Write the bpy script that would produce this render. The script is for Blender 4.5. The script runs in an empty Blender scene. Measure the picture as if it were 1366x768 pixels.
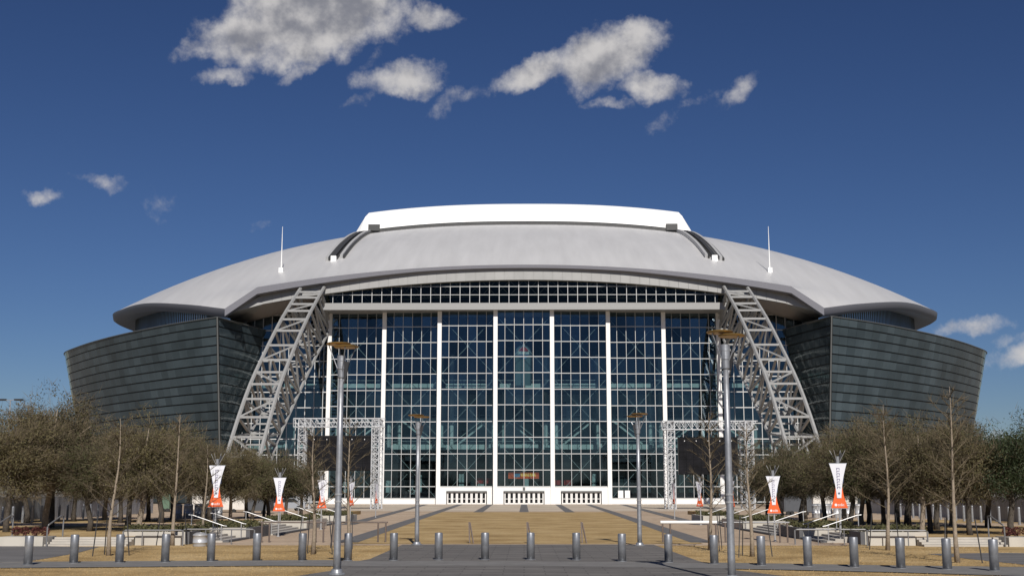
import bpy, bmesh, math, random
import numpy as np
from mathutils import Vector, Matrix
from mathutils.bvhtree import BVHTree

random.seed(7)
rng = np.random.default_rng(11)
scene = bpy.context.scene
C = scene.collection
R = math.radians

# ------------------------------------------------------------------ camera
FPX, CX, CY, HCAM = 1620.0, 683.0, 384.0, 2.29
PITCH, YAW = R(9.53), R(0.558)
cam = bpy.data.cameras.new('camera')
cam.sensor_width = 36.0
cam.lens = FPX / 1366.0 * 36.0
cam.clip_start, cam.clip_end = 0.3, 20000.0
camo = bpy.data.objects.new('camera', cam)
C.objects.link(camo)
camo.location = (0, 0, HCAM)
camo.rotation_euler = (math.pi / 2 + PITCH, 0, YAW)
scene.camera = camo
CAM_R = Matrix.Rotation(YAW, 3, 'Z') @ Matrix.Rotation(math.pi / 2 + PITCH, 3, 'X')

def ray(px, py):
    return CAM_R @ Vector(((px - CX) / FPX, (CY - py) / FPX, -1.0))

def at(px, py, Y):
    """the point seen at a photo pixel, at world depth Y"""
    d = ray(px, py)
    t = Y / d.y
    return Vector((d.x * t, Y, HCAM + d.z * t))

def ground(px, py, z=0.0):
    d = ray(px, py)
    t = (z - HCAM) / d.z
    return Vector((d.x * t, d.y * t, z))

# ------------------------------------------------------------------ sky, sun, exposure
SUN_EL, SUN_SHADOW_AZ = 36.0, 8.0      # shadows run 8 degrees left of the view axis
world = bpy.data.worlds.new('World')
scene.world = world
world.use_nodes = True
wn, wl = world.node_tree.nodes, world.node_tree.links
wn.clear()
w_out = wn.new('ShaderNodeOutputWorld')
w_bg = wn.new('ShaderNodeBackground')
w_bg.inputs['Strength'].default_value = 0.06
sky = wn.new('ShaderNodeTexSky')
sky.sky_type = 'NISHITA'
sky.sun_disc = False
sky.sun_elevation = R(SUN_EL)
sky.sun_rotation = R(180 - SUN_SHADOW_AZ)
world.cycles.sampling_method = 'MANUAL'; world.cycles.sample_map_resolution = 256
sky.altitude = 0
sky.air_density = 1.0
sky.dust_density = 0.0
sky.ozone_density = 4.0
wl.new(w_bg.outputs[0], w_out.inputs[0])

def wmath(op, a, b=None, c=None, clamp=False):
    n = wn.new('ShaderNodeMath'); n.operation = op; n.use_clamp = clamp
    for i, v in enumerate((a, b, c)):
        if v is None: continue
        if isinstance(v, (int, float)): n.inputs[i].default_value = v
        else: wl.new(v, n.inputs[i])
    return n.outputs[0]

def wdot(vec, const):
    n = wn.new('ShaderNodeVectorMath'); n.operation = 'DOT_PRODUCT'
    wl.new(vec, n.inputs[0]); n.inputs[1].default_value = const
    return n.outputs['Value']

def build_clouds():
    tc = wn.new('ShaderNodeTexCoord')
    d0 = tc.outputs['Generated']
    # wisps: bend the direction a little with noise before asking which cloud it meets
    nz = wn.new('ShaderNodeTexNoise'); nz.inputs['Scale'].default_value = 38; nz.inputs['Detail'].default_value = 4; nz.inputs['Roughness'].default_value = .6
    wl.new(d0, nz.inputs['Vector'])
    mad = wn.new('ShaderNodeVectorMath'); mad.operation = 'MULTIPLY_ADD'
    wl.new(nz.outputs['Color'], mad.inputs[0]); mad.inputs[1].default_value = (.026, .026, .026); wl.new(d0, mad.inputs[2])
    sub = wn.new('ShaderNodeVectorMath'); sub.operation = 'SUBTRACT'
    wl.new(mad.outputs[0], sub.inputs[0]); sub.inputs[1].default_value = (.013, .013, .013)
    d = sub.outputs[0]
    # lobes: (px, py, half width px, half height px, tilt deg, weight)
    lobes = [(335, 52, 72, 40, 8, 1), (425, 15, 118, 62, 5, 1.35), (400, 66, 90, 26, 14, .85), (292, 66, 58, 18, 8, .75),
             (300, 100, 40, 12, 10, .5), (400, 94, 30, 10, 25, .42),
             (571, 24, 38, 18, -5, .55), (532, 106, 58, 26, 6, .85), (500, 82, 28, 12, 35, .45), (478, 134, 26, 10, 25, .45),
             (590, 144, 26, 12, 40, .2), (640, 118, 46, 13, 18, .3), (712, 97, 66, 20, 14, .78), (805, 78, 72, 40, 18, 1.0),
             (838, 50, 56, 22, 0, .75), (868, 114, 52, 22, -12, .8), (815, 138, 32, 9, 0, .45), (922, 136, 36, 8, 25, .2), (890, 158, 20, 8, 30, .12),
             (985, 122, 40, 14, 40, .3), (53, 262, 24, 11, 0, .42), (135, 240, 36, 10, -5, .32), (215, 270, 20, 16, 30, .16),
             (348, 301, 24, 9, 10, .42), (1300, 433, 56, 13, 5, .6), (1352, 470, 46, 14, 8, .55), (1345, 450, 30, 9, 0, .4), (1325, 585, 70, 10, 2, .32)]
    dirs = [(ray(px, py).normalized(), a / FPX, b / FPX, tl, w) for px, py, a, b, tl, w in lobes]
    rr = random.Random(5)
    for k in range(12):                       # the same kind of sky all round
        az = R(rr.uniform(35, 325)); el = R(rr.uniform(8, 50))
        v = Vector((math.sin(az) * math.cos(el), math.cos(az) * math.cos(el), math.sin(el)))
        s = rr.uniform(.03, .085)
        dirs.append((v, s * 1.5, s * .6, rr.uniform(-20, 20), rr.uniform(.5, 1)))
    tot = None
    for v, a, b, tl, w in dirs:
        right = v.cross(Vector((0, 0, 1))).normalized()
        up = right.cross(v)
        t = R(tl)
        e1 = right * math.cos(t) + up * math.sin(t)
        e2 = up * math.cos(t) - right * math.sin(t)
        kk = math.sqrt(.8 * w)
        x = wdot(d, e1 * (kk / a)); y = wdot(d, e2 * (kk / b))
        r2 = wmath('MULTIPLY_ADD', x, x, wmath('MULTIPLY_ADD', y, y, -w))
        tot = r2 if tot is None else wmath('MINIMUM', tot, r2)
    tot = wmath('MAXIMUM', wmath('MULTIPLY', tot, -1.0), -.6)
    n2 = wn.new('ShaderNodeTexNoise'); n2.inputs['Scale'].default_value = 30; n2.inputs['Detail'].default_value = 8; n2.inputs['Roughness'].default_value = .62
    wl.new(d0, n2.inputs['Vector'])
    dens = wmath('ADD', tot, wmath('MULTIPLY', wmath('SUBTRACT', n2.outputs['Fac'], .5), 1.9))
    mr = wn.new('ShaderNodeMapRange'); mr.interpolation_type = 'SMOOTHSTEP'
    mr.inputs['From Min'].default_value = .02; mr.inputs['From Max'].default_value = .95
    mr.inputs['To Max'].default_value = .96
    wl.new(dens, mr.inputs['Value'])
    # relief: compare the billows with those a little higher, towards the sun
    up_ = wn.new('ShaderNodeVectorMath'); up_.operation = 'ADD'; wl.new(d0, up_.inputs[0]); up_.inputs[1].default_value = (-.003, 0, .011)
    n4 = wn.new('ShaderNodeTexNoise'); n4.inputs['Scale'].default_value = 30; n4.inputs['Detail'].default_value = 5; n4.inputs['Roughness'].default_value = .55
    wl.new(up_.outputs[0], n4.inputs['Vector'])
    n5 = wn.new('ShaderNodeTexNoise'); n5.inputs['Scale'].default_value = 30; n5.inputs['Detail'].default_value = 5; n5.inputs['Roughness'].default_value = .55
    wl.new(d0, n5.inputs['Vector'])
    rel = wmath('MULTIPLY', wmath('SUBTRACT', n4.outputs['Fac'], n5.outputs['Fac']), 2.6)
    thick = wmath('MULTIPLY', wmath('SUBTRACT', dens, .75), .55)
    th = wn.new('ShaderNodeMapRange'); th.interpolation_type = 'SMOOTHSTEP'
    th.inputs['From Min'].default_value = -.35; th.inputs['From Max'].default_value = .62
    wl.new(wmath('ADD', rel, thick), th.inputs['Value'])
    cm = wn.new('ShaderNodeMix'); cm.data_type = 'RGBA'
    cm.inputs['A'].default_value = (10.0, 9.7, 9.6, 1); cm.inputs['B'].default_value = (3.7, 3.8, 4.4, 1)
    wl.new(th.outputs[0], cm.inputs['Factor'])
    return mr.outputs[0], cm.outputs['Result']

cl_a, cl_c = build_clouds()
hsv = wn.new('ShaderNodeMix'); hsv.data_type = 'RGBA'; hsv.blend_type = 'MULTIPLY'; hsv.inputs['Factor'].default_value = 1
hsv.inputs['B'].default_value = (.335, .36, .46, 1)      # deep, polarised blue over the whole sky
gam = wn.new('ShaderNodeGamma'); gam.inputs['Gamma'].default_value = 1.23
wl.new(sky.outputs[0], gam.inputs['Color']); wl.new(gam.outputs[0], hsv.inputs['A'])
w_mix = wn.new('ShaderNodeMix'); w_mix.data_type = 'RGBA'
wl.new(cl_a, w_mix.inputs['Factor']); wl.new(hsv.outputs['Result'], w_mix.inputs['A']); wl.new(cl_c, w_mix.inputs['B'])
wl.new(w_mix.outputs['Result'], w_bg.inputs['Color'])

sun = bpy.data.lights.new('sun', 'SUN')
sun.energy = 4.6
sun.angle = R(0.5)
sun.color = (1.0, 0.95, 0.88)
suno = bpy.data.objects.new('sun', sun)
C.objects.link(suno)
a_ = R(SUN_SHADOW_AZ)
sdir = Vector((-math.sin(a_) * math.cos(R(SUN_EL)), math.cos(a_) * math.cos(R(SUN_EL)), -math.sin(R(SUN_EL))))
suno.rotation_euler = sdir.to_track_quat('-Z', 'Y').to_euler()
suno.location = (20, -40, 60)

vs = scene.view_settings
vs.view_transform = 'Standard'; vs.look = 'None'; vs.gamma = 1.0; vs.exposure = 0.0
vs.use_curve_mapping = False
scene.render.engine = 'CYCLES'
scene.cycles.max_bounces = 8
scene.cycles.transparent_max_bounces = 16
scene.cycles.caustics_reflective = False
scene.cycles.caustics_refractive = False

# ------------------------------------------------------------------ materials
M = {}
def mat(name, col, rough=.6, metal=0.0, spec=.5, var=0.0, vscale=3.0, vdetail=5, bump=0.0, bscale=20.0, objvar=0.0, col2=None, coord='Object', stretch=None):
    m = bpy.data.materials.new(name); m.use_nodes = True
    n, l = m.node_tree.nodes, m.node_tree.links
    b = n['Principled BSDF']
    b.inputs['Roughness'].default_value = rough
    b.inputs['Metallic'].default_value = metal
    b.inputs['Specular IOR Level'].default_value = spec
    base = (*col, 1)
    b.inputs['Base Color'].default_value = base
    tc = n.new('ShaderNodeTexCoord')
    vec = tc.outputs[coord]
    if stretch:
        mp = n.new('ShaderNodeMapping'); mp.inputs['Scale'].default_value = stretch
        l.new(vec, mp.inputs['Vector']); vec = mp.outputs[0]
    out = None
    if var or col2:
        nz = n.new('ShaderNodeTexNoise'); nz.inputs['Scale'].default_value = vscale; nz.inputs['Detail'].default_value = vdetail
        nz.inputs['Roughness'].default_value = .6
        l.new(vec, nz.inputs['Vector'])
        mx = n.new('ShaderNodeMix'); mx.data_type = 'RGBA'
        if col2 is None:
            lo = tuple(max(0, c * (1 - var)) for c in col); hi = tuple(c * (1 + var) for c in col)
        else:
            lo, hi = col, col2
        mx.inputs['A'].default_value = (*lo, 1); mx.inputs['B'].default_value = (*hi, 1)
        mr = n.new('ShaderNodeMapRange'); mr.inputs['From Min'].default_value = .3; mr.inputs['From Max'].default_value = .7
        l.new(nz.outputs['Fac'], mr.inputs['Value']); l.new(mr.outputs[0], mx.inputs['Factor'])
        out = mx.outputs['Result']
    if objvar:
        oi = n.new('ShaderNodeObjectInfo')
        mr = n.new('ShaderNodeMapRange'); mr.inputs['To Min'].default_value = 1 - objvar; mr.inputs['To Max'].default_value = 1 + objvar
        l.new(oi.outputs['Random'], mr.inputs['Value'])
        vm = n.new('ShaderNodeVectorMath'); vm.operation = 'SCALE'
        if out: l.new(out, vm.inputs[0])
        else: vm.inputs[0].default_value = col
        l.new(mr.outputs[0], vm.inputs[3])
        out = vm.outputs[0]
    if out: l.new(out, b.inputs['Base Color'])
    if bump:
        nb = n.new('ShaderNodeTexNoise'); nb.inputs['Scale'].default_value = bscale; nb.inputs['Detail'].default_value = 6
        l.new(vec, nb.inputs['Vector'])
        bp = n.new('ShaderNodeBump'); bp.inputs['Strength'].default_value = bump; bp.inputs['Distance'].default_value = .05
        l.new(nb.outputs['Fac'], bp.inputs['Height']); l.new(bp.outputs[0], b.inputs['Normal'])
    M[name] = m
    return m

mat('roof_skin', (.51, .508, .51), .42, spec=.35, var=.07, vscale=.45, vdetail=8, stretch=(1, .12, .12))
mat('roof_trim', (.17, .17, .195), .5, var=.05)
mat('panel_white', (.86, .86, .85), .5, var=.02, vscale=.3)
mat('fascia', (.33, .33, .325), .45, var=.06, vscale=.6, objvar=.035)
mat('soffit', (.34, .31, .29), .6, var=.05)
mat('rail_dark', (.045, .045, .045), .5, var=.2)
mat('rail_light', (.42, .42, .42), .5, var=.1)
mat('steel_paint', (.30, .30, .295), .45, spec=.5, var=.08, vscale=1.5)
mat('column_white', (.82, .81, .79), .5, var=.03, vscale=2)
mat('mullion', (.52, .53, .53), .4, var=.04)
mat('beam_grey', (.30, .30, .295), .5, var=.05)
mat('wall_back', (.018, .020, .021), .5)
mat('wall_edge', (.11, .115, .115), .4)
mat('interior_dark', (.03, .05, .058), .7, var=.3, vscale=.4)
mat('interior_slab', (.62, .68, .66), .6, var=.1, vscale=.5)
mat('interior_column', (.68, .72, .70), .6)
mat('interior_lit_tone', (.50, .60, .60), .7, var=.35, vscale=.35)
mat('interior_shade', (.006, .007, .008), .8)
mat('banner_teal', (.13, .19, .21), .8)
mat('interior_seat', (.05, .07, .09), .7, var=.4, vscale=1.2)
mat('galvanised', (.33, .34, .36), .45, metal=.55, var=.18, vscale=6, bump=.05)
mat('bollard_steel', (.30, .31, .33), .42, metal=.6, var=.22, vscale=5, objvar=.1)
mat('gold', (.48, .30, .10), .35, metal=.8, var=.1)
mat('rail_steel', (.42, .42, .42), .4, metal=.35, var=.06)
mat('drum_steel', (.50, .51, .53), .4, metal=.3, var=.1, vscale=4)
mat('rail_grey', (.20, .20, .205), .5, metal=.3, var=.1)
mat('leaf_moss', (.046, .052, .016), .8, objvar=.25, col2=(.092, .088, .032), vscale=2.5)
mat('black_metal', (.022, .022, .024), .5)
mat('brown_steel', (.13, .10, .085), .6, var=.2)
mat('truss_alu', (.58, .59, .60), .4, metal=.3)
mat('screen_black', (.010, .010, .012), .7, spec=.1, var=.5, vscale=.7)
mat('banner_white', (.74, .75, .80), .8, var=.03)
mat('banner_orange', (.80, .13, .03), .8, var=.05)
mat('banner_navy', (.03, .05, .12), .8)
mat('ink', (.16, .14, .26), .8)
mat('white_ink', (.8, .8, .8), .7)
mat('concrete', (.43, .40, .355), .85, var=.12, vscale=1.2, bump=.1, objvar=.04)
mat('concrete_wall', (.48, .45, .395), .85, var=.1, vscale=.8, bump=.08)
mat('charcoal_stone', (.10, .10, .105), .7, var=.2, vscale=1.5)
mat('asphalt', (.135, .13, .128), .9, var=.28, vscale=.7, bump=.25, bscale=60, stretch=(.35, 1.6, 1))
mat('walk', (.175, .169, .163), .9, var=.15, vscale=1.3, bump=.2, bscale=50)
mat('band_dark', (.135, .13, .128), .85, var=.15, vscale=.8)
mat('base_ground', (.17, .15, .12), .95, var=.25, vscale=.05)
mat('bark', (.07, .058, .046), .9, var=.35, vscale=9, bump=.5, bscale=30)
mat('bark_pale', (.27, .22, .165), .9, var=.25, vscale=9, bump=.4, bscale=30)
mat('twig', (.115, .09, .055), .9, objvar=.25)
mat('leaf_olive', (.060, .054, .020), .8, objvar=.25, col2=(.112, .092, .038), vscale=2.5)
mat('leaf_green', (.016, .029, .008), .7, objvar=.2, col2=(.038, .052, .014), vscale=2.5)
mat('leaf_red', (.06, .014, .012), .8, col2=(.11, .028, .02), vscale=6)
mat('leaf_hedge', (.04, .05, .018), .8, col2=(.10, .085, .03), vscale=5)
mat('fence_grey', (.30, .31, .33), .7, var=.3, vscale=2.5, objvar=.12, stretch=(1, 1, .25))
mat('trailer_white', (.66, .63, .58), .7, var=.06)
mat('trailer_dark', (.07, .075, .085), .6, var=.1)
mat('container_green', (.10, .16, .11), .7)
mat('rubber', (.02, .02, .02), .8)
mat('car_silver', (.45, .47, .5), .25, metal=.4)
mat('car_glass', (.02, .025, .03), .08)
mat('sign_orange', (.70, .10, .02), .5)
mat('sign_yellow', (.85, .6, .15), .5)
mat('sign_blue', (.15, .35, .6), .5)
mat('sign_red', (.5, .04, .04), .5)
for nm_, e_ in (('sign_orange', .35), ('sign_yellow', .5), ('sign_blue', .0)):
    b_ = M[nm_].node_tree.nodes['Principled BSDF']; b_.inputs['Emission Color'].default_value = b_.inputs['Base Color'].default_value; b_.inputs['Emission Strength'].default_value = e_   # back-lit sign inside the doors
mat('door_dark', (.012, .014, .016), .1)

def ground_mat(name, a, b, c, scale, bumpv, stripes=None):
    m = bpy.data.materials.new(name); m.use_nodes = True
    n, l = m.node_tree.nodes, m.node_tree.links
    bs = n['Principled BSDF']; bs.inputs['Roughness'].default_value = .95; bs.inputs['Specular IOR Level'].default_value = .15
    tc = n.new('ShaderNodeTexCoord')
    n1 = n.new('ShaderNodeTexNoise'); n1.inputs['Scale'].default_value = scale; n1.inputs['Detail'].default_value = 8; n1.inputs['Roughness'].default_value = .65
    n2 = n.new('ShaderNodeTexNoise'); n2.inputs['Scale'].default_value = scale * 18; n2.inputs['Detail'].default_value = 5; n2.inputs['Roughness'].default_value = .8
    for k in (n1, n2): l.new(tc.outputs['Object'], k.inputs['Vector'])
    r1 = n.new('ShaderNodeValToRGB')
    r1.color_ramp.elements[0].position = .3; r1.color_ramp.elements[0].color = (*a, 1)
    r1.color_ramp.elements[1].position = .72; r1.color_ramp.elements[1].color = (*c, 1)
    e = r1.color_ramp.elements.new(.5); e.color = (*b, 1)
    l.new(n1.outputs['Fac'], r1.inputs['Fac'])
    mx = n.new('ShaderNodeMix'); mx.data_type = 'RGBA'; mx.blend_type = 'MULTIPLY'; mx.inputs['Factor'].default_value = .55
    r2 = n.new('ShaderNodeValToRGB'); r2.color_ramp.elements[0].position = .32; r2.color_ramp.elements[0].color = (.55, .52, .48, 1); r2.color_ramp.elements[1].position = .68
    r2.color_ramp.elements[1].color = (1.25, 1.2, 1.1, 1)
    l.new(n2.outputs['Fac'], r2.inputs['Fac'])
    l.new(r1.outputs[0], mx.inputs['A']); l.new(r2.outputs[0], mx.inputs['B'])
    l.new(mx.outputs['Result'], bs.inputs['Base Color'])
    bp = n.new('ShaderNodeBump'); bp.inputs['Strength'].default_value = bumpv; bp.inputs['Distance'].default_value = .04
    l.new(n2.outputs['Fac'], bp.inputs['Height']); l.new(bp.outputs[0], bs.inputs['Normal'])
    M[name] = m
def paving_mat(name, a, b, joint, bw, rh):
    m = bpy.data.materials.new(name); m.use_nodes = True
    n, l = m.node_tree.nodes, m.node_tree.links
    bs = n['Principled BSDF']; bs.inputs['Roughness'].default_value = .88; bs.inputs['Specular IOR Level'].default_value = .3
    tc = n.new('ShaderNodeTexCoord'); br = n.new('ShaderNodeTexBrick')
    br.inputs['Color1'].default_value = (*a, 1); br.inputs['Color2'].default_value = (*b, 1); br.inputs['Mortar'].default_value = (*joint, 1)
    br.inputs['Scale'].default_value = 1.0; br.inputs['Brick Width'].default_value = bw; br.inputs['Row Height'].default_value = rh; br.inputs['Mortar Size'].default_value = .02
    l.new(tc.outputs['Object'], br.inputs['Vector'])
    mp = n.new('ShaderNodeMapping'); mp.inputs['Scale'].default_value = (.3, 1.2, 1); l.new(tc.outputs['Object'], mp.inputs['Vector'])
    nz = n.new('ShaderNodeTexNoise'); nz.inputs['Scale'].default_value = 1.1; nz.inputs['Detail'].default_value = 9; nz.inputs['Roughness'].default_value = .7; l.new(mp.outputs[0], nz.inputs['Vector'])
    rp = n.new('ShaderNodeValToRGB'); rp.color_ramp.elements[0].position = .3; rp.color_ramp.elements[0].color = (.62, .62, .63, 1); rp.color_ramp.elements[1].position = .7; rp.color_ramp.elements[1].color = (1.3, 1.28, 1.26, 1)
    l.new(nz.outputs['Fac'], rp.inputs['Fac'])
    mx = n.new('ShaderNodeMix'); mx.data_type = 'RGBA'; mx.blend_type = 'MULTIPLY'; mx.inputs['Factor'].default_value = 1
    l.new(br.outputs['Color'], mx.inputs['A']); l.new(rp.outputs[0], mx.inputs['B']); l.new(mx.outputs['Result'], bs.inputs['Base Color'])
    n3 = n.new('ShaderNodeTexNoise'); n3.inputs['Scale'].default_value = 45; l.new(tc.outputs['Object'], n3.inputs['Vector'])
    bp = n.new('ShaderNodeBump'); bp.inputs['Strength'].default_value = .3; bp.inputs['Distance'].default_value = .02
    l.new(n3.outputs['Fac'], bp.inputs['Height']); l.new(bp.outputs[0], bs.inputs['Normal'])
    M[name] = m
paving_mat('apron_paving', (.140, .133, .127), (.166, .158, .150), (.095, .09, .086), 1.2, .6)
ground_mat('dry_grass', (.27, .185, .085), (.43, .31, .155), (.55, .42, .235), .30, .8)
ground_mat('plaza', (.40, .31, .23), (.47, .37, .28), (.54, .44, .34), .10, .15)
ground_mat('plaza_pale', (.44, .37, .30), (.55, .48, .40), (.66, .60, .52), .16, .1)

def glass_mat(name, tint, refl, rough=.02, ior=1.45, gcol=(1, 1, 1), bend=0.0):
    m = bpy.data.materials.new(name); m.use_nodes = True
    n, l = m.node_tree.nodes, m.node_tree.links
    n.remove(n['Principled BSDF'])
    tr = n.new('ShaderNodeBsdfTransparent'); tr.inputs[0].default_value = (*tint, 1)
    gl = n.new('ShaderNodeBsdfGlossy'); gl.inputs['Roughness'].default_value = rough; gl.inputs['Color'].default_value = (*gcol, 1)
    fr = n.new('ShaderNodeFresnel'); fr.inputs['IOR'].default_value = ior
    ad = n.new('ShaderNodeMath'); ad.operation = 'ADD'; ad.use_clamp = True; ad.inputs[1].default_value = refl
    l.new(fr.outputs[0], ad.inputs[0])
    oi = n.new('ShaderNodeObjectInfo'); ge = n.new('ShaderNodeNewGeometry')
    rs = n.new('ShaderNodeMath'); rs.operation = 'ADD'; l.new(oi.outputs['Random'], rs.inputs[0]); l.new(ge.outputs['Random Per Island'], rs.inputs[1])
    fc = n.new('ShaderNodeMath'); fc.operation = 'FRACT'; l.new(rs.outputs[0], fc.inputs[0])
    ma = n.new('ShaderNodeMath'); ma.operation = 'MULTIPLY_ADD'; l.new(fc.outputs[0], ma.inputs[0]); ma.inputs[1].default_value = .05 if ior > 1.3 else .0; ma.inputs[2].default_value = refl
    l.new(ma.outputs[0], ad.inputs[1])
    mx = n.new('ShaderNodeMixShader')
    l.new(ad.outputs[0], mx.inputs[0]); l.new(tr.outputs[0], mx.inputs[1]); l.new(gl.outputs[0], mx.inputs[2])
    l.new(mx.outputs[0], n['Material Output'].inputs[0])
    if bend:
        tc = n.new('ShaderNodeTexCoord'); nz = n.new('ShaderNodeTexNoise'); nz.inputs['Scale'].default_value = .5
        l.new(tc.outputs['Object'], nz.inputs['Vector'])
        bp = n.new('ShaderNodeBump'); bp.inputs['Strength'].default_value = bend; bp.inputs['Distance'].default_value = .3
        l.new(nz.outputs['Fac'], bp.inputs['Height']); l.new(bp.outputs[0], gl.inputs['Normal'])
    M[name] = m
glass_mat('facade_glass', (.66, .74, .75), .0, gcol=(.7, .85, 1.0))
glass_mat('lunette_glass', (.62, .66, .62), .0, ior=1.25)

def wall_glass():
    m = bpy.data.materials.new('wall_glass'); m.use_nodes = True
    n, l = m.node_tree.nodes, m.node_tree.links
    b = n['Principled BSDF']
    b.inputs['Roughness'].default_value = .10; b.inputs['Specular IOR Level'].default_value = .6; b.inputs['Specular Tint'].default_value = (.55, .8, .85, 1)
    oi = n.new('ShaderNodeObjectInfo'); geo = n.new('ShaderNodeNewGeometry')
    mxr = n.new('ShaderNodeMath'); mxr.operation = 'ADD'
    l.new(oi.outputs['Random'], mxr.inputs[0]); l.new(geo.outputs['Random Per Island'], mxr.inputs[1])
    fr = n.new('ShaderNodeMath'); fr.operation = 'FRACT'; l.new(mxr.outputs[0], fr.inputs[0])
    mx = n.new('ShaderNodeMix'); mx.data_type = 'RGBA'
    mx.inputs['A'].default_value = (.046, .064, .076, 1); mx.inputs['B'].default_value = (.074, .100, .116, 1)
    l.new(fr.outputs[0], mx.inputs['Factor'])
    tc = n.new('ShaderNodeTexCoord'); nz = n.new('ShaderNodeTexNoise'); nz.inputs['Scale'].default_value = .12; nz.inputs['Detail'].default_value = 7
    l.new(tc.outputs['Object'], nz.inputs['Vector'])
    m2 = n.new('ShaderNodeMix'); m2.data_type = 'RGBA'; m2.blend_type = 'MULTIPLY'; m2.inputs['Factor'].default_value = .6  # broad dark patches painted into the colour as reflections on the glass
    rp = n.new('ShaderNodeValToRGB'); rp.color_ramp.elements[0].position = .35; rp.color_ramp.elements[0].color = (.5, .5, .5, 1)
    rp.color_ramp.elements[1].position = .65; rp.color_ramp.elements[1].color = (1.2, 1.2, 1.2, 1)
    l.new(nz.outputs['Fac'], rp.inputs['Fac'])
    l.new(mx.outputs['Result'], m2.inputs['A']); l.new(rp.outputs[0], m2.inputs['B'])
    l.new(m2.outputs['Result'], b.inputs['Base Color'])
    n2 = n.new('ShaderNodeTexNoise'); n2.inputs['Scale'].default_value = .9; l.new(tc.outputs['Object'], n2.inputs['Vector'])
    bp = n.new('ShaderNodeBump'); bp.inputs['Strength'].default_value = .06; bp.inputs['Distance'].default_value = .3
    l.new(n2.outputs['Fac'], bp.inputs['Height']); l.new(bp.outputs[0], b.inputs['Normal'])
    M['wall_glass'] = m
wall_glass()
mat('clerestory_glass', (.36, .56, .85), .15, spec=.6, var=.15, vscale=.4)  # sky reflection put into the base colour as blue

# ------------------------------------------------------------------ mesh helpers
class MB:
    def __init__(s): s.v, s.f = [], []
    def poly(s, pts):
        i = len(s.v); s.v += [tuple(p) for p in pts]; s.f.append(tuple(range(i, i + len(pts))))
    def box(s, x0, x1, y0, y1, z0, z1):
        i = len(s.v)
        s.v += [(x, y, z) for z in (z0, z1) for y in (y0, y1) for x in (x0, x1)]
        for q in ((0, 2, 3, 1), (4, 5, 7, 6), (0, 1, 5, 4), (2, 6, 7, 3), (0, 4, 6, 2), (1, 3, 7, 5)):
            s.f.append(tuple(i + k for k in q))
        return s
    def hexa(s, p):       # 8 points: bottom ring then top ring
        i = len(s.v); s.v += [tuple(q) for q in p]
        for q in ((3, 2, 1, 0), (4, 5, 6, 7), (0, 1, 5, 4), (1, 2, 6, 5), (2, 3, 7, 6), (3, 0, 4, 7)):
            s.f.append(tuple(i + k for k in q))
        return s
    def bar(s, a, b, w, h=None, up=(0, 0, 1)):
        h = h or w
        a, b = Vector(a), Vector(b); d = (b - a)
        if d.length < 1e-6: return s
        d.normalize(); up = Vector(up)
        if abs(d.dot(up)) > .97: up = Vector((0, 1, 0))
        x = d.cross(up).normalized(); y = x.cross(d)
        ring = [x * (sx * w / 2) + y * (sy * h / 2) for sx, sy in ((-1, -1), (1, -1), (1, 1), (-1, 1))]
        return s.hexa([a + r for r in ring] + [b + r for r in ring])
    def tube(s, pts, rads, n=8, cap=True):
        pts = [Vector(p) for p in pts]
        if isinstance(rads, (int, float)): rads = [rads] * len(pts)
        base = len(s.v); m = len(pts)
        for k, p in enumerate(pts):
            d = (pts[min(k + 1, m - 1)] - pts[max(k - 1, 0)]).normalized()
            up = Vector((0, 0, 1)) if abs(d.z) < .95 else Vector((0, 1, 0))
            x = d.cross(up).normalized(); y = x.cross(d)
            for j in range(n):
                a = 2 * math.pi * j / n
                s.v.append(tuple(p + x * (rads[k] * math.cos(a)) + y * (rads[k] * math.sin(a))))
        for k in range(m - 1):
            for j in range(n):
                s.f.append((base + k * n + j, base + k * n + (j + 1) % n, base + (k + 1) * n + (j + 1) % n, base + (k + 1) * n + j))
        if cap:
            s.f.append(tuple(base + j for j in reversed(range(n)))); s.f.append(tuple(base + (m - 1) * n + j for j in range(n)))
        return s
    def lathe(s, prof, n=16, c=(0, 0, 0)):   # prof: (r, z)
        base = len(s.v)
        for r, z in prof:
            for j in range(n):
                a = 2 * math.pi * j / n
                s.v.append((c[0] + r * math.cos(a), c[1] + r * math.sin(a), c[2] + z))
        for k in range(len(prof) - 1):
            for j in range(n):
                s.f.append((base + k * n + j, base + k * n + (j + 1) % n, base + (k + 1) * n + (j + 1) % n, base + (k + 1) * n + j))
        s.f.append(tuple(base + j for j in reversed(range(n))))
        s.f.append(tuple(base + (len(prof) - 1) * n + j for j in range(n)))
        return s
    def prism(s, outline, y0, y1):           # outline of (x, z), thickness along y
        n = len(outline); i = len(s.v)
        s.v += [(x, y0, z) for x, z in outline] + [(x, y1, z) for x, z in outline]
        s.f.append(tuple(range(i, i + n))); s.f.append(tuple(i + n + k for k in reversed(range(n))))
        for k in range(n):
            s.f.append((i + (k + 1) % n, i + k, i + n + k, i + n + (k + 1) % n))
        return s
    def grid(s, rows):
        base = len(s.v); nc = len(rows[0])
        for r in rows: s.v += [tuple(p) for p in r]
        for a in range(len(rows) - 1):
            for b in range(nc - 1):
                s.f.append((base + a * nc + b, base + a * nc + b + 1, base + (a + 1) * nc + b + 1, base + (a + 1) * nc + b))
        return s
    def mesh(s, name, material, smooth=False):
        me = bpy.data.meshes.new(name); me.from_pydata(s.v, [], s.f); me.materials.append(M[material])
        if smooth: me.polygons.foreach_set('use_smooth', [True] * len(me.polygons))
        me.update()
        return me
    def build(s, name, material, parent=None, smooth=False, loc=None):
        return link(name, s.mesh(name, material, smooth), parent, loc)

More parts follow.
